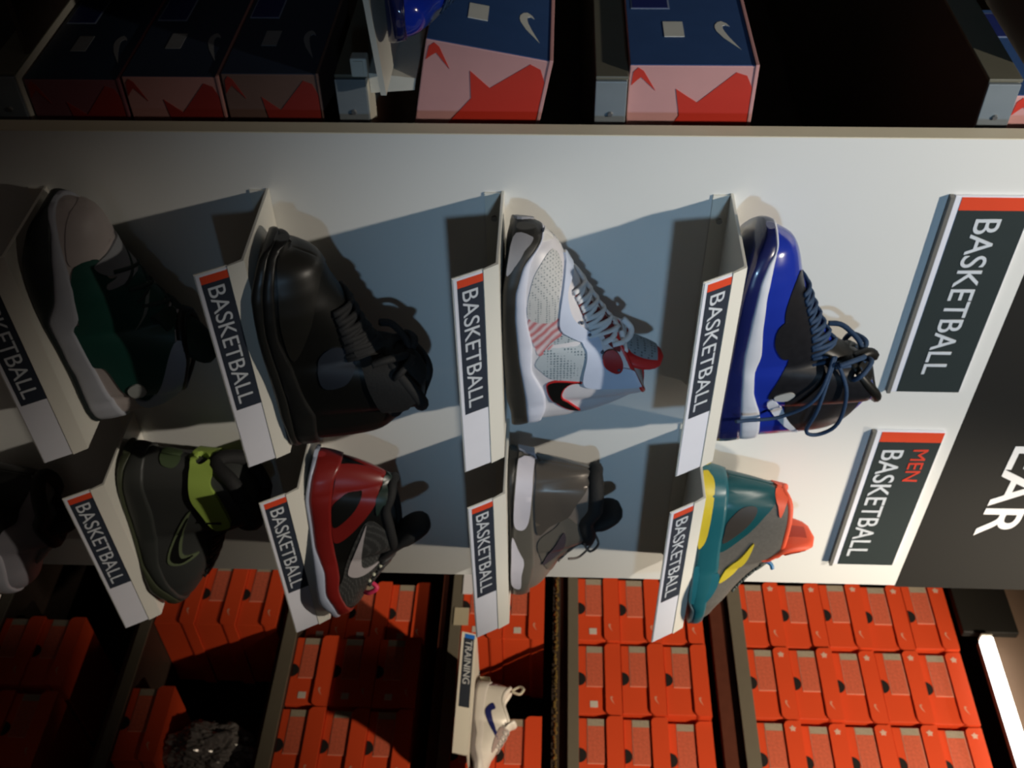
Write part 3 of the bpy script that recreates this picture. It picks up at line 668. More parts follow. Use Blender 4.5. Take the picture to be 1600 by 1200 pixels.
S_.cord('lace_knot', [(.142, -.020, .122), (.150, -.008, .140), (.146, .006, .146), (.136, .012, .136)], .0038, lightlace)
S_.cord('lace_knot', [(.140, -.004, .134), (.154, -.016, .136), (.158, -.024, .124), (.150, -.026, .116)], .0034, lightlace)
S_.eyelets(mat('slate_eyelet', (.06, .08, .12), .3), [(.108, .088), (.128, .097), (.148, .112), (.172, .132)], .0022)
# --- royal blue boot
royal = mat('royal_blue_patent', (.012, .030, .30), .2, coat=.5); navyr = mat('navy_rubber', (.008, .012, .075), .25, coat=.4)
SHOES['L4']['bot'] = [(0, .024), (.012, .015), (.03, .006), (.055, .001), (.08, 0), (.235, 0), (.29, .003)]
S_ = Shoe(SHOES['L4'], 'basketball_shoe', 'royal blue and black high-top with white midsole stripe and a dangling lace'); d = SHOES['L4']['patches']
S_.upper(royal, black); S_.soles(navyr, mat('cool_white_foam', (.60, .62, .68), .45))
S_.patch('black_upper', d['black_upper'], mat('black_carbon', (.012, .012, .014), .3, noise=.4, scale=120), .0012)
S_.patch('black_side', d['black_side'], mat('black_carbon', (.012, .012, .014), .3), .0014)
S_.patch('swoosh', d['heel_swoosh'], mat('cool_white_foam', (.60, .62, .68), .45), .0022)
S_.patch('badge', d['badge'], mat('silver_print', (.40, .40, .38), .3), .0026)
S_.tongue(black, .026, .0085); S_.collar(black, .006)
navl = mat('navy_lace', (.010, .035, .085), .75, noise=.3, scale=300)
S_.laces(navl, 9, .024, .0032)
S_.cord('loose_lace', [(.158, -.026, .120), (.20, -.050, .105), (.235, -.047, .072), (.238, -.052, .030), (.236, -.056, .018)], .0022, navl)
S_.cord('loose_lace', [(.158, -.026, .122), (.215, -.050, .110), (.262, -.044, .105), (.272, -.040, .122), (.25, -.042, .140), (.20, -.040, .140), (.165, -.028, .125)], .0024, navl)
S_.cord('pull_tab', [(.178, -.008, .150), (.176, 0, .166), (.184, .004, .176)], .007, black)
# --- black boot
S_ = Shoe(SHOES['L2'], 'basketball_shoe', 'all-black leather high-top boot with thick black sole'); d = SHOES['L2']['patches']
S_.upper(black, blackm); S_.soles(mat('black_sole', (.016, .016, .014), .35), mat('black_midsole', (.012, .012, .011), .4), .005, .004)
S_.patch('toe_cap', d['toe_cap'], mat('black_toe_leather', (.016, .015, .012), .38, spec=.4), .0014)
S_.patch('ankle_patch', d['ankle_patch'], mat('navy_black_patch', (.010, .014, .022), .6), .0016)
S_.patch('collar_overlay', d['collar_overlay'], blackm, .004)
S_.tongue(blackm, .030, .012, ext=.006); S_.collar(blackm, .008)
S_.laces(blackm, 7, .027, .0046)
# --- green and white boot
green = mat('dark_green_leather', (.010, .065, .050), .45)
S_ = Shoe(SHOES['L1'], 'basketball_shoe', 'dark green and white high-top with a round badge at the heel'); d = SHOES['L1']['patches']
S_.upper(mat('warm_white_leather', (.50, .44, .42), .5), blackm); S_.soles(mat('black_green_rubber', (.012, .018, .018), .5), mat('grey_white_foam', (.44, .46, .52), .5), .004, .003)
S_.patch('toe_overlay', d['toe_overlay'], mat('warm_white_leather', (.50, .44, .42), .5), .0016)
S_.patch('side_panel', d['green_panel'], green, .0018)
S_.patch('heel_strap', d['heel_strap'], mat('pale_blue_leather', (.42, .48, .58), .4), .0034)
S_.patch('stripe', d['stripe'], mat('grey_piping', (.25, .28, .26), .5), .0030)
S_.patch('badge', d['badge'], mat('badge_grey', (.45, .48, .46), .4), .0040)
S_.tongue(mat('dark_green_mesh', (.008, .026, .018), .7), .030, .010, ext=.012); S_.collar(black, .006)
S_.patch('lace_guard', d['lace_guard'], mat('grey_lace', (.28, .29, .31), .8), .003)
S_.laces(mat('green_black_lace', (.02, .04, .035), .8), 4, .022, .0026, bow=False)
# --- lime strap shoe
S_ = Shoe(SHOES['R1'], 'basketball_shoe', 'dark grey high-top with a lime green ankle strap and outlined swoosh'); d = SHOES['R1']['patches']
char = mat('charcoal_leather', (.034, .036, .034), .5); lime = mat('lime_strap', (.32, .45, .08), .5)
S_.upper(char, blackm); S_.soles(mat('olive_rubber', (.045, .052, .028), .5), mat('charcoal_midsole', (.030, .033, .030), .5), .004, .003)
S_.patch('ankle_strap', d['ankle_strap'], lime, .0070)
S_.patch('heel_patch', d['heel_patch'], mat('olive_patch', (.06, .09, .04), .5), .002)
S_.patch('swoosh_outline', d['swoosh'], mat('olive_piping', (.12, .15, .08), .5), .0018)
S_.patch('swoosh', d['swoosh_core'], black, .0030)
S_.cord('strap_buckle', [(.205, -.043, .106), (.205, -.043, .128)], .0022, black)
S_.tongue(blackm, .032, .013, ext=.012); S_.collar(blackm, .011); S_.laces(blackm, 5, .024, .0028, bow=False)
# --- red and black shoe
S_ = Shoe(SHOES['R2'], 'basketball_shoe', 'dark red and black shoe with speckled forefoot and silver swoosh'); d = SHOES['R2']['patches']
dred = mat('oxblood_synthetic', (.19, .012, .010), .33); speck = dots('speckled_mesh', (.030, .030, .028), (.16, .16, .15), 420, thr=.25)
S_.upper(black, blackm); S_.soles(mat('ice_rubber', (.36, .40, .50), .35), dred, .0045, .003)
S_.patch('speckle_panel', d['speckle_panel'], speck, .0010)
S_.patch('heel_overlay', d['heel_overlay'], dred, .0018); S_.patch('heel_window', d['heel_window'], black, .0026)
S_.patch('swoosh', d['swoosh'], mat('silver_leather', (.42, .38, .38), .35), .0026)
S_.patch('collar_stripe', d['collar_stripe'], mat('green_black_satin', (.015, .028, .022), .35), .0024)
S_.tongue(blackm, .030, .013, ext=.012); S_.collar(blackm, .007)
S_.laces(mat('black_white_lace', (.03, .03, .03), .6), 5, .022, .0036, bow=False)
S_.cord('pink_tag', [(.066, -.014, .064), (.058, -.020, .076), (.050, -.022, .066), (.046, -.018, .058)], .0035, mat('hot_pink', (.75, .04, .12), .5))
S_.eyelets(mat('cream_eyelet', (.55, .55, .42), .5), [(.090, .075), (.104, .085), (.077, .068)], .0028)
# --- metallic grey shoe
S_ = Shoe(SHOES['R3'], 'basketball_shoe', 'metallic grey shoe with white sole pieces and black padded collar'); d = SHOES['R3']['patches']
gm = mat('grey_metallic', (.115, .10, .085), .22, metal=.35, coat=.3); gmd = mat('grey_midsole', (.10, .092, .078), .4)
S_.upper(mat('grey_brown_nubuck', (.15, .125, .105), .55), blackm); S_.soles(rubber, gmd, .0035, .0045)
S_.patch('white_heel_block', d['white_heel'], mat('lilac_white_foam', (.58, .56, .62), .45), .0078)
S_.patch('white_toe_block', d['white_toe'], mat('lilac_white_foam', (.58, .56, .62), .45), .0062)
S_.patch('ankle_overlay', d['ankle_overlay'], gm, .0022); S_.patch('side_panel', d['side_panel'], gmd, .0014)
S_.patch('eyelet_tab', d['eyelet_tab'], mat('plum_grey', (.05, .04, .05), .35), .0030)
S_.tongue(blackm, .030, .014, ext=.016); S_.collar(blackm, .011); S_.laces(mat('taupe_lace', (.14, .115, .10), .8), 5, .022, .0018)
# --- teal shoe
teal = mat('teal_synthetic', (.010, .10, .125), .35); S_ = Shoe(SHOES['R4'], 'basketball_shoe', 'teal and grey shoe with yellow swoosh and orange collar'); d = SHOES['R4']['patches']
yel = mat('yellow_print', (.55, .43, .03), .4); org = mat('orange_lining', (.72, .085, .03), .55)
S_.upper(mat('warm_grey_mesh', (.095, .087, .075), .7, noise=.25, scale=250), org); S_.soles(mat('slate_rubber', (.05, .09, .11), .4), teal, .0035, .004)
S_.patch('heel_crashpad', d['heel_crashpad'], yel, .0058); S_.patch('teal_overlay', d['teal_overlay'], mat('deep_teal', (.008, .070, .080), .3), .0018)
S_.patch('heel_window', d['heel_window'], mat('brown_grey_window', (.035, .028, .022), .5), .0028); S_.patch('toe_rand', d['toe_rand'], mat('teal_rand', (.012, .115, .15), .35), .0048)
S_.patch('swoosh', d['swoosh'], yel, .0026); S_.patch('collar_band', d['collar_band'], org, .0026)
S_.tongue(org, .038, .011, ext=.026, face=mat('dark_orange', (.45, .045, .02), .6)); S_.collar(org, .0045); S_.laces(mat('grey_green_lace', (.07, .08, .07), .8), 5, .020, .0028, bow=False)
S_.cord('blue_lace_tip', [(.120, -.012, .100), (.116, -.016, .112), (.108, -.018, .116)], .003, mat('blue_aglet', (.01, .13, .30), .4))
# --- dim shoe on the lowest right shelf
R0 = dict(SHOES['R3']); R0['T'] = [.742, -.072, 0]; R0['yaw'] = 3
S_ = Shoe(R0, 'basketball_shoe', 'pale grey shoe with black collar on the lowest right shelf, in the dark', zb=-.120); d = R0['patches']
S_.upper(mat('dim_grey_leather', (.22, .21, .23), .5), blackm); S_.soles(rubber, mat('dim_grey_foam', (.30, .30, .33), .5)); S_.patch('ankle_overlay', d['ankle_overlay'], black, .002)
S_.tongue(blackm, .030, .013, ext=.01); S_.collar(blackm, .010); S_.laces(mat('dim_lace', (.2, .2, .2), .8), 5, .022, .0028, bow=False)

# ------------------------------------------------------------------ the gondola behind the panel (its left side shows past the panel edge)
LG = mat('blue_grey_end_cap', (.17, .20, .22), .4, noise=.08); OLV = mat('olive_grey_lip', (.12, .115, .085), .45); SHT = mat('cream_shelf_top', (.60, .57, .48), .4)
g = thing('gondola', 'dark gondola carcass standing behind the white display panel', 'gondola', (0, 0, -.85))
boxo('back_board', .46, .48, .04, 2.2, 0, 2.0, DARK, g)
boxo('base_plinth', 0, .80, .04, 2.2, 0, .10, DARK, g)
for y in (.36, 1.1, 1.8): boxo('upright', .482, .52, y, y+.04, .10, 2.0, STEELD, g)
def gshelf(z, label):
    s = thing('gondola_shelf', label, 'shelf', (-.040, .052, z), 0, 'deep shelves on the left side of the gondola')
    boxo('shelf_top', .004, .49, .003, 1.95, -.004, 0, SHT, s)
    boxo('shelf_underside', .006, .49, .004, 1.95, -.032, -.0045, STEELD, s)
    boxo('side_lip', 0, .004, 0, 1.95, -.034, .001, OLV, s, .0008)
    boxo('end_cap', .0045, .40, -.003, .002, -.034, -.0005, LG, s, .0008)
    bm = bmesh.new(); bmesh.ops.create_cone(bm, cap_ends=True, segments=12, radius1=.0035, radius2=.0025, depth=.003, matrix=Matrix.Translation((.043, -.004, -.017)) @ Matrix.Rotation(math.pi/2, 4, 'X'))
    link('screw', bm, SCREW, s)
gshelf(1.185, 'gondola shelf with grey end cap, highest of those left of the panel')
gshelf(.774, 'gondola shelf with grey end cap carrying the upright blue and pink box')
gshelf(.494, 'cream topped gondola shelf carrying the leaning blue and pink box')
gshelf(.110, 'gondola shelf under the stacked dark boxes, lowest and nearly lost in the dark')
BLUE = mat('blue_card', (.030, .075, .20), .45, noise=.1); PINK = mat('pink_card', (.52, .27, .26), .5, noise=.05); STAR = mat('red_star_print', (.50, .030, .015), .5)
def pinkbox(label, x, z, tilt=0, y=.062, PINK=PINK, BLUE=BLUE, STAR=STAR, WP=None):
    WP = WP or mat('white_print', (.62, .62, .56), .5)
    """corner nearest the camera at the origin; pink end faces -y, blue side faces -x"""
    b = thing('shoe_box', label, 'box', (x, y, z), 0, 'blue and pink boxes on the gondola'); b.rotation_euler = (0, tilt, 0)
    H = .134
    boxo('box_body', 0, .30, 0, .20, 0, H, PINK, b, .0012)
    boxo('blue_side', -.0008, .0002, .001, .199, .0008, H-.001, BLUE, b)
    boxo('box_lid', -.0022, .3015, -.0016, .2015, H-.002, H+.0022, PINK, b, .0008)
    def pp(pts): return [(px+.047, -.0008, (pz-.771)) for px, pz in pts]
    bm = bmesh.new()
    prism(bm, pp([(-.018, .800), (-.041, .786), (-.045, .780), (-.040, .775), (-.024, .7735), (-.030, .779), (-.034, .7835)]), (0, .0007, 0))
    prism(bm, pp([(-.020, .822), (-.004, .846), (-.040, .884), (-.036, .896), (-.020, .9040), (.040, .9040), (.10, .880), (.10, .840), (.060, .800), (.012, .828)]), (0, .0007, 0))
    for dx in (.13,):
        prism(bm, pp([(-.018+dx, .800), (-.041+dx, .786), (-.045+dx, .780), (-.040+dx, .775), (-.024+dx, .7735), (-.030+dx, .779), (-.034+dx, .7835)]), (0, .0007, 0))
    link('star_print', bm, STAR, b)
    w_, h_ = .066, .024
    bm = bmesh.new(); prism(bm, [(-.0012, .100-px*1.0, .097+pz) for px, pz in swoosh_poly(w_, h_)], (.0006, 0, 0)); link('swoosh', bm, WP, b)
    boxo('square_label', -.0014, -.0006, .063, .098, .040, .062, WP, b)
    bm = bmesh.new(); box(bm, -.0012, -.0006, .130, .190, .006, .050); link('label_border', bm, mat('pale_blue_print', (.22, .27, .38), .5), b)
    boxo('label_panel', -.0016, -.0011, .132, .188, .0075, .048, mat('deep_blue_print', (.015, .025, .13), .4), b)
    return b
pinkbox('blue and pink box with red stars, upright on its own shelf left of the panel', -.0475, .776)
pinkbox('blue and pink box leaning on the cream topped shelf left of the panel', -.0765, .5605, math.radians(11))
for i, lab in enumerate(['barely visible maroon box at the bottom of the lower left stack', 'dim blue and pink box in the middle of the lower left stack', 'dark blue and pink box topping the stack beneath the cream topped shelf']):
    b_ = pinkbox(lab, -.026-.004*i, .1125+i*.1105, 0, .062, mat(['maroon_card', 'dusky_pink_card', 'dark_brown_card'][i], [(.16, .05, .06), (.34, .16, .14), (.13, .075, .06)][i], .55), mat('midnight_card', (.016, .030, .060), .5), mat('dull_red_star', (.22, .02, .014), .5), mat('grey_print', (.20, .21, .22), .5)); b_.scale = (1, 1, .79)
pinkbox('pink box at the top left corner, on the highest gondola shelf', -.015, 1.188)
# boxes on the shelf below that hold the stack up: the stack stands on the shelf top (z .080)
# little display shelf with a translucent blue shoe
s = thing('slanted_display_shelf', 'thin white display ledge standing out from the gondola under a blue shoe', 'shelf', (-.04, .055, .494))
WW = mat('white_acrylic', (.62, .61, .54), .35)
bm = bmesh.new(); prism(bm, [(.006, .012, .0006), (.030, .012, .0006), (.026, .012, .049), (.012, .012, .0515)], (0, .23, 0)); link('foot', bm, WW, s)
bm = bmesh.new(); prism(bm, [(-.105, -.035, .018), (-.105, -.035, .012), (.006, -.035, .020), (.006, -.035, .026)], (0, .29, 0)); link('ledge', bm, WW, s)
bm = bmesh.new(); prism(bm, [(-.105, -.035, .018), (-.111, -.035, -.028), (-.115, -.035, -.028), (-.109, -.035, .018)], (0, .29, 0)); link('front_label_plate', bm, WW, s)
s = thing('label_clip', 'small white plastic clip hanging off the end of the cream topped shelf', 'clip', (-.040, .049, .494))
boxo('clip_body', -.022, -.0005, -.004, .012, -.014, .004, WW, s, .002); boxo('clip_tongue', -.020, -.004, -.0055, -.004, -.010, .0, WW, s)
blue0 = mat('cobalt_shiny', (.010, .035, .42), .15, coat=.6)
def blueshoe(x, y, z, label, rot=math.pi/2, sc=1.):
    Dt = dict(SHOES['L4']); Dt['T'] = [0, 0, 0]; Dt['yaw'] = 0
    S_ = Shoe(Dt, 'basketball_shoe', label, zb=0)
    S_.upper(blue0, black); S_.soles(mat('clear_blue_rubber', (.015, .02, .10), .15, coat=.5), navyr)
    S_.patch('side_panel', Dt['patches']['black_upper'], mat('grey_blue_mesh', (.10, .12, .16), .6), .0016)
    S_.tongue(black, .026, .0085); S_.collar(black, .006); S_.laces(navl, 6, .022, .003)
    S_.root['group'] = 'shoes on the gondola behind the panel'
    S_.root.location = (x, y, z+ZO); S_.root.rotation_euler = (0, 0, rot); S_.root.scale = (sc,)*3
    return S_.root
a = blueshoe(-.120, .010, .5215, 'shiny cobalt blue shoe on the thin white ledge, toe forward', math.pi/2, .76)
a.rotation_euler = (0, math.radians(0), math.pi/2)
blueshoe(-.100, .085, 1.20, 'blue shoe cut off by the top left corner of the picture', math.pi/2, .8)
blueshoe(-.075, .085, .0805, 'dark blue shoe in the shadows left of the lowest stack', math.pi/2, .8).location = (-.125, .10, .1155+ZO)
s = thing('ledge', 'narrow dark ledge carrying the blue shoe at the top left', 'shelf', (-.16, .08, 1.1995)); boxo('board', 0, .118, 0, .24, -.006, 0, STEELD, s)
s = thing('ledge', 'narrow dark ledge carrying the blue shoe in the lower left shadows', 'shelf', (-.205, .09, .115)); boxo('board', 0, .163, 0, .25, -.006, 0, STEELD, s)

# ------------------------------------------------------------------ the stock wall across the aisle
WX = 1.90
LIP = mat('taupe_shelf_lip', (.145, .13, .10), .45, noise=.06)
carc = thing('stock_rack', 'dark steel rack holding the orange shoe boxes across the aisle', 'rack', (WX, 0, -.85))
boxo('back_panel', .50, .52, -1.2, 2.2, 0, 2.64, mat('deep_brown_panel', (.03, .018, .012), .7), carc)
for y in (-.55, 1.9): boxo('side_panel', .02, .50, y, y+.02, 0, 2.64, STEELD, carc)
boxo('plinth', .02, .50, -.55, 1.9, 0, .005, STEELD, carc)
def rack_shelf(zt, h, label, under=.055, y1=1.88):
    s = thing('rack_shelf', label, 'shelf', (WX, 0, zt), 0, 'long shelves of the stock rack')
    boxo('shelf_lip', -.001, .006, -.52, y1, -h, 0, LIP, s, .001)
    boxo('shelf_board', .006, .49, -.52, y1, -.012, -.001, STEELD, s)
    boxo('support_beam', .020, .05, -.52, y1, -under, -.0125, mat('red_brown_beam', (.10, .030, .018), .4, noise=.2), s)
    return s
rack_shelf(1.228, .036, 'rack shelf under the topmost block of orange boxes', .085)
rack_shelf(.781, .028, 'rack shelf under the middle block of three rows of orange boxes', .055)
rack_shelf(.462, .030, 'rack shelf level with the small sign reading TRAINING', .06)
rack_shelf(.020, .036, 'rack shelf under the dim orange boxes right of the dark red shoe', .05)
rack_shelf(-.385, .030, 'rack shelf near the floor, under the plastic wrap', .05)
rack_shelf(-.800, .030, 'lowest rack shelf, in the dark at the bottom right', .04)
s = thing('tinsel_strip', 'glittering gold strip running under the middle rack shelf', 'trim strip', (WX, 0, .722))
bm = bmesh.new()
yy = -.10
while yy < .95:
    r = random.uniform(.002, .0055); bmesh.ops.create_icosphere(bm, subdivisions=1, radius=r, matrix=Matrix.Translation((random.uniform(-.003, .002), yy, random.uniform(-.003, .003)))); yy += random.uniform(.0035, .008)
link('glitter', bm, mat('gold_glitter', (.42, .30, .10), .3, metal=.7, noise=.5, scale=90), s)
boxo('carrier', .004, .012, -.10, .95, -.010, .010, STEELD, s)
ORG = mat('orange_red_card', (.68, .070, .018), .5, noise=.05, scale=8); LAB = mat('faded_red_label', (.58, .12, .065), .5, noise=.35, scale=160); LABB = mat('label_border', (.70, .33, .24), .5)
BAR = dots('barcode_strip', (.36, .31, .24), (.10, .08, .06), 300); HOLE = mat('black_notch', (.006, .004, .004), .8); PALE = mat('pale_print', (.66, .32, .22), .5); STK = mat('pale_sticker', (.62, .42, .34), .5)
BW, BH = .207, .112
def stockbox(sticker):
    b = thing('shoe_box', '', 'box')
    # end face toward -x ; y runs along the shelf (left of picture = +y); origin at bottom, far (+y) corner
    boxo('box_body', .008, .31, -BW+.0045, -.0045, 0, BH-.030, ORG, b, .001)
    # lid with rounded lower corners
    bm = bmesh.new(); r = .014; pts = []
    for cy_, cz_, a0 in ((-.0+-r, BH-.042+r, 0), (-BW+r, BH-.042+r, 1)):
        for k in range(7):
            a_ = (-math.pi/2*k/6) if a0 == 0 else (-math.pi/2-math.pi/2*k/6)
            pts.append((0, cy_+r*math.cos(a_), cz_+r*math.sin(a_)))
    pts += [(0, -BW, BH), (0, 0, BH)]
    prism(bm, pts, (.315, 0, 0)); link('box_lid', bm, ORG, b)
    boxo('size_label', .0067, .0081, -.126, -.006, .021, .067, LABB, b)
    boxo('label_print', .0060, .0068, -.1245, -.026, .0225, .0655, LAB, b)
    boxo('barcode', .0059, .0068, -.0255, -.0070, .0225, .0655, BAR, b)
    bm = bmesh.new(); pts = [(0, -BW/2+.019*math.cos(math.pi*k/12), .0015+.018*math.sin(math.pi*k/12)) for k in range(13)]
    prism(bm, [(.0072, p[1], p[2]) for p in pts], (.0012, 0, 0)); link('finger_notch', bm, HOLE, b)
    bm = bmesh.new(); prism(bm, [(-.0006, -BW+.052-px, BH-.030+pz) for px, pz in swoosh_poly(.024, .011)], (.0008, 0, 0)); link('swoosh', bm, PALE, b)
    if sticker:
        bm = bmesh.new(); n = 10; prism(bm, [(-.0008, -.022+(.0095 if k % 2 == 0 else .0055)*math.cos(2*math.pi*k/n), BH-.022+(.0095 if k % 2 == 0 else .0055)*math.sin(2*math.pi*k/n)) for k in range(n)], (.0009, 0, 0)); link('star_sticker', bm, STK, b)
    elif sticker is None:
        boxo('price_sticker', .0067, .0081, -.184, -.166, .030, .050, mat('white_sticker', (.60, .55, .50), .5), b)
    return b
protos = {1: stockbox(True), 0: stockbox(False), 2: stockbox(None)}; usedp = {1: False, 0: False, 2: False}
def place(kind, y, z, label, dx=0, yaw=0, zs=1):
    p = protos[kind]
    o = p if not usedp[kind] else copy_tree(p)
    usedp[kind] = True
    o.location = (WX+.008+dx, y, z+ZO); o.rotation_euler = (0, 0, yaw); o['label'] = label; o['group'] = 'orange shoe boxes on the stock rack'; o.scale = (1, 1, zs)
    return o
colname = ['half hidden by the panel', 'first column clear of it', 'second column clear of it', 'at the picture edge']
ordn = ['bottom', 'second', 'third', 'fourth', 'top']
Y0 = [.780, .568, .355, .142]
for c in range(4):
    for r in range(5):
        place(1, Y0[c], 1.2285+r*(BH+.0015), 'orange box, %s of five in the topmost block, %s' % (ordn[r], colname[c]), random.uniform(0, .012), random.uniform(-.015, .015)*0)
for c in range(4):
    for r in range(3):
        place(2 if r == 0 else 0, Y0[c], .7815+r*(BH+.0015), 'orange box, %s of three in the middle block, %s' % (['bottom', 'middle', 'top'][r], colname[c]), random.uniform(0, .010)+(.01 if c == 2 and r == 2 else 0))
for c, yv in enumerate([.775, .345, .132]):
    for r in range(2):
        place(2, yv, .4625+r*(BH+.0015), 'shadowed orange box, %s of two behind the TRAINING sign, %s' % (['lower', 'upper'][r], ['beside the grey shoe toe', 'behind the white trainer', 'at the picture edge'][c]))
for c, yv in enumerate([.790, .568, .355, .142]):
    for r in range(3):
        if c == 0 and r == 0: pass
        place(2, yv, .0205+r*(BH+.0015), 'dim orange box, %s of three in the block below TRAINING, %s' % (['bottom', 'middle', 'top'][r], ['behind the red shoe', 'left column', 'middle column', 'picture edge'][c]), .07 if c == 0 else random.uniform(0, .008))
for r in range(3):
    place(0, .795, -.3845+r*(BH+.0015), 'dark red box beside the lime strap shoe toe, %s of its short stack' % ['bottom', 'middle', 'top'][r])
place(0, .400, -.3845, 'lone orange box near the floor with grey plastic wrap lying on it')
for c, yv in enumerate([.60, .375, .15]):
    for r in range(2):
        place(0, yv, -.7995+r*(BH+.0015), 'nearly black red box on the lowest rack shelf, %s row, %s' % (['bottom', 'upper'][r], ['left', 'centre', 'right'][c]))
# crumpled plastic wrap
w_ = thing('plastic_wrap', 'crumpled grey plastic wrap lying on a lone box near the floor', 'plastic wrap', (WX+.09, .262, -.2722))
bm = bmesh.new(); bmesh.ops.create_icosphere(bm, subdivisions=5, radius=1)
from mathutils import noise as NZ
for v in bm.verts:
    c = v.co.copy(); k = 1+.32*NZ.noise(c*2.2)+.20*abs(NZ.noise(c*6))+.08*NZ.noise(c*15)
    v.co = Vector((c.x*.075*k, c.y*.065*k, max(-.11, c.z*.11*k)+.11))
link('crumpled_sheet', bm, mat('grey_plastic_film', (.14, .13, .13), .22, noise=.3, scale=20, coat=.3), w_)

# TRAINING display shelf with the white trainer
tr = thing('shoe_shelf', 'narrow display shelf with a TRAINING sign and blue stripe, under the white trainer', 'shelf', (WX-.20, .45, .523))
boxo('shelf_plate', -.0005, .20, -.315, 0, -.004, 0, SHELFW, tr, .0006)
bm = bmesh.new(); prism(bm, [(0, 0, 0), (-.012, 0, -.036), (-.0095, 0, -.037), (.004, 0, -.004)], (0, -.315, 0)); link('label_holder', bm, SHELFW, tr)
def tcard(name, y0, y1, t0, t1, m, off):
    a_ = Vector((0, 0, 0)); d_ = Vector((-.012, 0, -.036)); n_ = Vector((-.036, 0, .012)).normalized(); bm = bmesh.new()
    prism(bm, [a_+d_*t0+n_*off+Vector((0, -y0, 0)), a_+d_*t1+n_*off+Vector((0, -y0, 0)), a_+d_*t1+n_*(off+.0003)+Vector((0, -y0, 0)), a_+d_*t0+n_*(off+.0003)+Vector((0, -y0, 0))], (0, -(y1-y0), 0)); link(name, bm, m, tr)
tcard('blue_stripe', .004, .016, .12, .80, mat('bright_blue_print', (.02, .16, .62), .4), .0003); tcard('dark_field', .016, .200, .16, .84, NAVY, .0003)
bm = text_mesh('TRAINING', .118, .017, .0003, bold=.004); n_ = Vector((-.036, 0, .012)).normalized(); up = Vector((.012, 0, .036)).normalized(); o_ = Vector((-.012, 0, -.036))*.72+n_*.0008
M = Matrix(((0, -n_.x, up.x), (-1, 0, 0), (0, -n_.z, up.z)))
for v in bm.verts: v.co = M @ v.co + o_ + Vector((0, -.022, 0))
link('lettering', bm, TXT, tr)
Dt = dict(SHOES['R2']); Dt['T'] = [0, 0, 0]; Dt['yaw'] = 0; Dt['s'] = 1
Dt['top'] = [(0, .022), (.02, .042), (.06, .056), (.10, .078), (.13, .094), (.155, .100), (.19, .086), (.215, .078), (.24, .082), (.262, .100), (.272, .098), (.283, .06), (.296, .02)]
Dt['rim'] = [.155, .268]; Dt['pts'] = dict(tongue=[(.140, .088), (.150, .100), (.158, .112), (.162, .118)], lace=[(.085, .066), (.145, .096)])
S_ = Shoe(Dt, 'training_shoe', 'white low trainer with a navy swoosh above the TRAINING sign', zb=0); tw = mat('bright_white_leather', (.70, .68, .64), .35)
S_.upper(tw, mat('cream_lining', (.5, .47, .40), .6)); S_.soles(mat('grey_rubber_sole', (.20, .18, .18), .5), mat('white_midsole', (.62, .60, .58), .45))
S_.patch('swoosh', [(.205, .052), (.190, .036), (.170, .034), (.130, .052), (.105, .070), (.135, .062), (.165, .052), (.182, .050), (.190, .060)], mat('navy_print', (.015, .02, .12), .4), .002)
S_.patch('lace_panel', [(.07, .055), (.10, .060), (.14, .075), (.150, .095), (.13, .088), (.10, .072), (.075, .060)], mat('rose_grey_panel', (.32, .25, .24), .5), .002)
S_.patch('heel_patch', [(.262, .030), (.285, .030), (.282, .060), (.268, .066)], mat('wine_patch', (.10, .04, .06), .5), .002)
S_.tongue(tw, .024, .007); S_.collar(tw, .0055); S_.laces(mat('grey_white_lace', (.45, .42, .42), .7), 5, .020, .0028, bow=False)
S_.cord('heel_loop', [(.262, -.008, .094), (.278, -.006, .122), (.268, 0, .134), (.252, .002, .124), (.258, .004, .102)], .004, mat('cream_webbing', (.52, .49, .40), .6))
# toe points to the picture edge (-y)
S_.root.location = (WX-.115, .115, .5234+ZO); S_.root.rotation_euler = (0, 0, math.pi/2); del S_.root['group']; S_.root.scale = (.88,)*3
s = thing('cardboard_tab', 'cream card tab standing behind the heel of the white trainer', 'tab', (WX-.05, .42, .5234)); boxo('card', 0, .03, -.035, 0, 0, .030, mat('cream_card', (.50, .45, .33), .6), s, .0005)
s = thing('price_label', 'bright white price label on the rack shelf edge beside the display panel', 'label', (WX-.003, .775, .462)); boxo('label_card', -.0012, 0, -.075, 0, -.002, .026, LABELW, s)
s = thing('price_label', 'cream price label beneath the bright white one, above the TRAINING sign', 'label', (WX-.003, .655, .462)); boxo('label_card', -.0012, 0, -.055, 0, -.020, .020, mat('cream_card', (.50, .45, .33), .6), s)

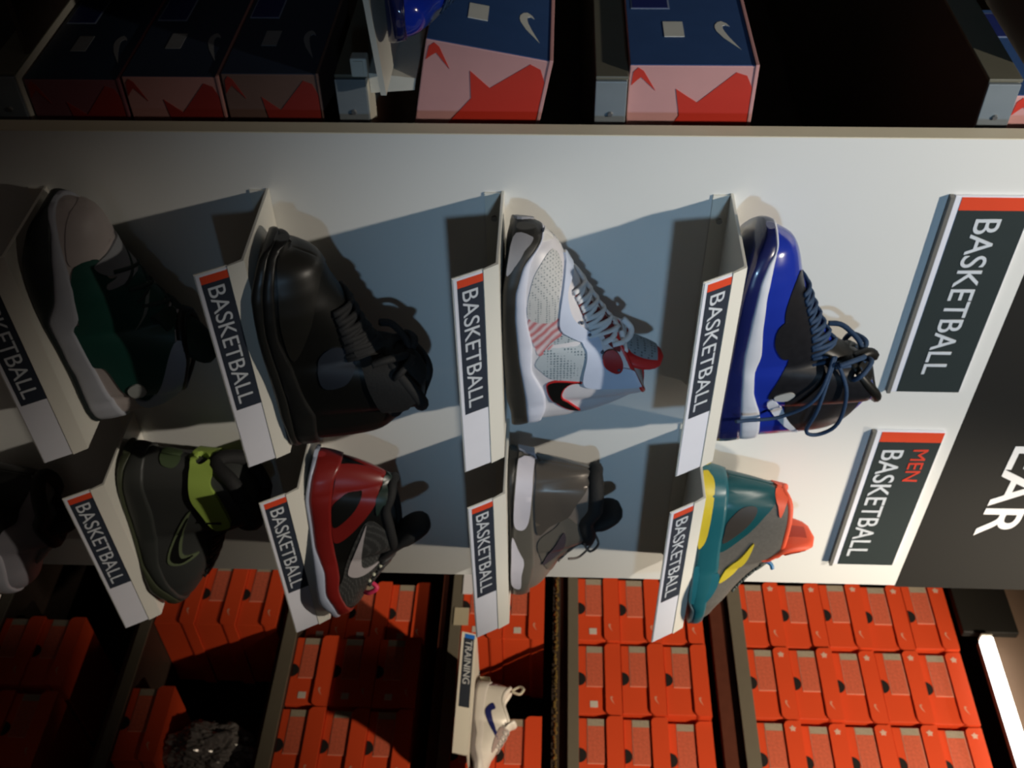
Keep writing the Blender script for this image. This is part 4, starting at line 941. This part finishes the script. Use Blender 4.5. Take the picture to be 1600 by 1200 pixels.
# ------------------------------------------------------------------ above the stock wall: fascia, hanging dark box, fluorescent tube
f = thing('fascia', 'brown fascia board above the stock rack behind the lit tube', 'fascia', (WX, 0, 1.80))
boxo('fascia_board', .03, .06, -1.2, 2.2, .088, .95, mat('brown_painted_board', (.21, .14, .10), .7, noise=.05, scale=8), f)
boxo('recess_back', .30, .32, -1.2, 2.2, .0, .088, mat('brown_recess', (.10, .07, .05), .8), f)
s = thing('speaker_box', 'plain dark box hanging in front of the brown fascia', 'box', (WX, .625, 1.815)); boxo('housing', .004, .028, 0, .42, 0, .148, BLACKB, s, .003)
t = thing('tube_light', 'glowing white fluorescent tube fitting above the top row of orange boxes', 'light', (WX-.02, .60, 1.862))
boxo('tube_diffuser', 0, .03, -.95, 0, -.014, .018, mat('glowing_diffuser', (.9, .9, .85), .4, emit=((1, .97, .88), 5)), t, .006)
boxo('end_cap', 0, .03, .0005, .008, -.014, .018, mat('dull_cap', (.45, .42, .36), .4), t, .004)
boxo('tube_housing', .0305, .050, -.95, 0, -.012, .016, STEEL, t)

# unseen ceiling lamp for track_light_left; plate added to block light from the rack
for nm, loc, az in (('black track spotlight with an added plate blocking its light from the stock rack, above the left end of the panel', (-.48, -1.0, 2.34), math.radians(54.5)), ):
    t = thing('track_lamp', nm, 'lamp', loc)
    bm = bmesh.new(); bmesh.ops.create_cone(bm, cap_ends=True, segments=20, radius1=.045, radius2=.045, depth=.10, matrix=Matrix.Translation((0, -.05, .11))); link('lamp_can', bm, BLACKB, t)
    boxo('stem', -.008, .008, -.058, -.042, .16, .41, BLACKB, t)
    u = Vector((math.sin(az), math.cos(az), 0)); p = Vector((math.cos(az), -math.sin(az), 0)); bm = bmesh.new()
    c = u*.30; prism(bm, [c+Vector((0, 0, .06)), c+p*.34+Vector((0, 0, .06)), c+p*.34+Vector((0, 0, -.40)), c+Vector((0, 0, -.40))], u*.003); link('light_blocker', bm, BLACKB, t)
    bm = bmesh.new(); tube(bm, [Vector((0, -.05, .155)), c+p*.02+Vector((0, 0, .058))], .004, 6); link('blocker_arm', bm, BLACKB, t)
